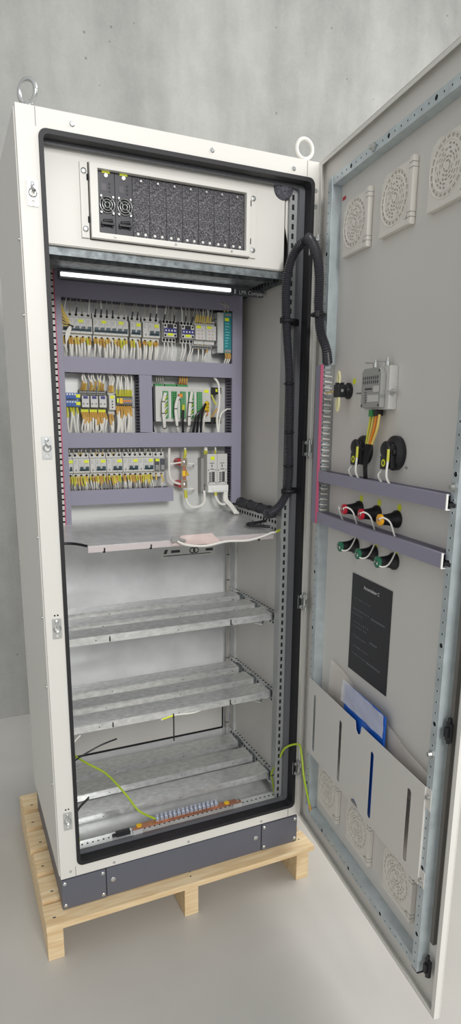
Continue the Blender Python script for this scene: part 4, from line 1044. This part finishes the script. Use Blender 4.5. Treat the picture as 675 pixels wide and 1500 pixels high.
for s_, L in ((.303, 'hinge side red'), (.394, 'second red'), (.486, 'amber')):
    dw([(s_+.004, .037, 1.103), (s_+.016, .032, 1.107), (s_+.028, .022, 1.098), (s_+.032, .014, 1.075), (s_+.032, .006, 1.055)], .002, WIREW, 'white wire from the '+L+' lamp down into the duct', 'white lamp wires')
dw([(.285, .036, 1.10), (.268, .03, 1.102), (.262, .02, 1.08), (.262, .008, 1.055)], .0024, WIREW, 'white wire left of the hinge side red lamp', 'white lamp wires')
for s_, L in ((.291, 'hinge side green'), (.389, 'middle green'), (.486, 'outer green')):
    dw([(s_+.004, .036, .997), (s_+.016, .030, .991), (s_+.026, .018, .998), (s_+.027, .004, 1.024), (s_+.024, .000, 1.042)], .0019, WIREW, 'white wire from the '+L+' lamp up into the duct', 'white lamp wires')
# rotary switches
for i, (s_, z_) in enumerate(((.318, 1.252), (.466, 1.252))):
    t = thing('rotary_switch', ('black rotary switch on the door nearer the hinge', 'black rotary switch on the door nearer the free edge')[i], 'switch', DL(s_, -.0138, z_), DRZ, 'black rotary switches')
    MB().lathe((0, 0, 0), (0, -1, 0), [(0, .040-.003*(1-i)), (.010, .040-.003*(1-i)), (.014, .034), (.018, .029)], 32).build('flange', [BLK], t)
    m = MB().box(-.022, .022, -.029, -.0165, -.034, .022).box(-.017, .019, -.034, -.0292, -.037, -.006)
    m.lathe((0, -.029, .008), (0, -1, 0), [(0, .021), (.005, .019), (.009, .010)], 18); m.box(-.029, .029, -.027, -.018, -.002, .010)
    m.build('housing', [BLK], t, bevel=.003)
    MB().lathe((.0, -.0342, -.022), (0, -1, 0), [(0, .0085), (.0008, .0085)], 16).build('label_tag', [YEL], t)
    MB().box(-.003, .003, -.0356, -.0351, -.026, -.018).build('tag_mark', [TXT], t)
for s_, k in ((.302, 0), (.338, 1), (.450, 2), (.486, 3)):
    dw([(s_, .021 if k % 2 else .012, 1.262 if k % 2 else 1.235), (s_+.003, .023 if k % 2 else .014, 1.235 if k % 2 else 1.215), (s_+.003, .024, 1.20), (s_+.002, .010, 1.176)], .0026, WIREW, ('white wire under the hinge side rotary switch, left one', 'white wire with yellow sleeve under the hinge side rotary switch', 'white wire under the outer rotary switch, left one', 'white wire with pale yellow sleeve under the outer rotary switch')[k], 'wires under the rotary switches', (0, .35, SLG) if k % 2 else None)
solo(MB().lathe((0, 0, 0), (0, -1, 0), [(0, .003), (.003, .003)], 10), 'door_bolt', 'small bolt head below the outer rotary switch', 'bolt', [ZINC], DL(.512, -.0137, 1.222), DRZ)
# key switch at the left with loops
t = thing('selector_switch', 'small black selector switch with cream wire loops near the door duct', 'switch', DL(.212, -.0138, 1.402), DRZ)
MB().lathe((0, 0, 0), (0, -1, 0), [(0, .021), (.006, .021), (.008, .017), (.016, .015)], 24).build('flange', [BLK], t)
m = MB().box(-.013, .013, -.040, -.0165, -.017, .016).box(-.010, .010, -.038, -.02, .0162, .021); m.build('block', [BLK], t, bevel=.002)
MB().lathe((.0132, -.028, 0), (1, 0, 0), [(0, .004), (.002, .004)], 12).build('screw', [ZINC], t)
CREAM = pm('cream_wire', (232, 226, 178), .5)
dw([(0.212, .020, 1.420), (0.209, .020, 1.436), (0.215, .020, 1.450), (0.222, .020, 1.436), (0.220, .02, 1.421)], .0028, CREAM, 'cream wire loop above the selector switch', 'cream loops at the selector switch')
dw([(0.211, .020, 1.386), (0.209, .020, 1.365), (0.215, .020, 1.350), (0.222, .020, 1.365), (0.221, .02, 1.386)], .0034, CREAM, 'cream wire loop below the selector switch', 'cream loops at the selector switch')
dw([(.184, .014, 1.402), (.16, .013, 1.401), (.121, .010, 1.400)], .0022, SLY, 'yellow wire from the selector switch into the pink edged duct')
solo(MB().lathe((0, 0, 0), (0, -1, 0), [(0, .008), (.0006, .008)], 14), 'switch_sticker', 'yellow sticker beside the selector switch', 'sticker', [YEL], DL(.238, -.0137, 1.425), DRZ)
solo(MB().box(0, .018, -.0006, 0, 0, .008), 'red_sticker', 'small red mark on the door near the top hinge', 'sticker', [RED], DL(.125, -.0137, 1.885), DRZ)
# touch panel rear box
t = thing('panel_meter', 'grey box of a panel meter mounted on the door', 'panel meter', DL(.338, -.0138, 1.351), DRZ)
MB().box(0, .112, -.022, 0, 0, .098).build('frame', [DEV], t, bevel=.002)
MB().prism([(.006, .004), (.098, .004), (.098, .080), (.086, .096), (.016, .096), (.006, .088)], -.036, -.0222).build('rear_cover', [BOXM], t, bevel=.003)
m = MB()
for k in range(8):
    for q in (0, 1): m.box(.016+.0095*k, .0195+.0095*k, -.0368, -.0362, .060+.010*q, .067+.010*q)
m.box(.026, .058, -.0368, -.0362, .046, .050)
for k in range(5): m.box(.026, .034, -.0368, -.0362, .016+.0058*k, .018+.0058*k)
for a, b in ((.012, .010), (.092, .010), (.090, .088)): m.lathe((a, -.0362, b), (0, -1, 0), [(0, .003), (.0008, .003)], 8)
m.build('slots_and_print', [TXT], t)
MB().box(.066, .090, -.0368, -.0362, .040, .054).box(.040, .090, -.0367, -.0362, .018, .034).build('label_plate', [DEV], t)
for a, b, ax in ((.03, .099, 1), (.086, .099, 1), (.113, .04, 0), (-.001, .04, 2)):
    d = ((1, 0, 0), (0, 0, 1), (-1, 0, 0))[ax]
    m = MB().lathe((a, -.014, b), d, [(0, .006), (.010, .006), (.010, .003), (.018, .003)], 12)
    e = Vector((a, -.014, b))+Vector(d)*.010; m.cyl(e, e+Vector((0, -.026, 0)), .0024, seg=8)
    m.build('clamp_screw', [ZINC], t)
o = MB().box(.034, .050, -.028, -.008, -.016, -.0003).build('green_plug', [GRN], t, bevel=.001); o['label'] = 'green plug under the box'
MB().box(.054, .070, -.026, -.008, -.014, -.0003).build('black_plug', [BLK], t, bevel=.0015)
for k in range(4):
    dw([(.372+.013*k, .006, 1.340), (.370+.013*k, .010, 1.305), (.366+.009*k, .012, 1.27), (.360+.004*k, .012, 1.22), (.356+.004*k, .006, 1.172)], .0026, BLK, 'black cable with orange sleeve running down from the panel meter', 'cables under the panel meter', (.0, .50, (SLG, SLY, ORG, SLY)[k]))
# hinge-side wires in the vertical door duct
for k in range(26):
    z = 1.058+.0155*k
    if 1.15 < z < 1.19: continue
    dw([(.1185, .016, z), (.1222, .008, z-.001), (.1185, -.006, z-.002)], .0024, WIREW, 'white wire end showing in the pink edged door duct', 'wires in the pink edged door duct')
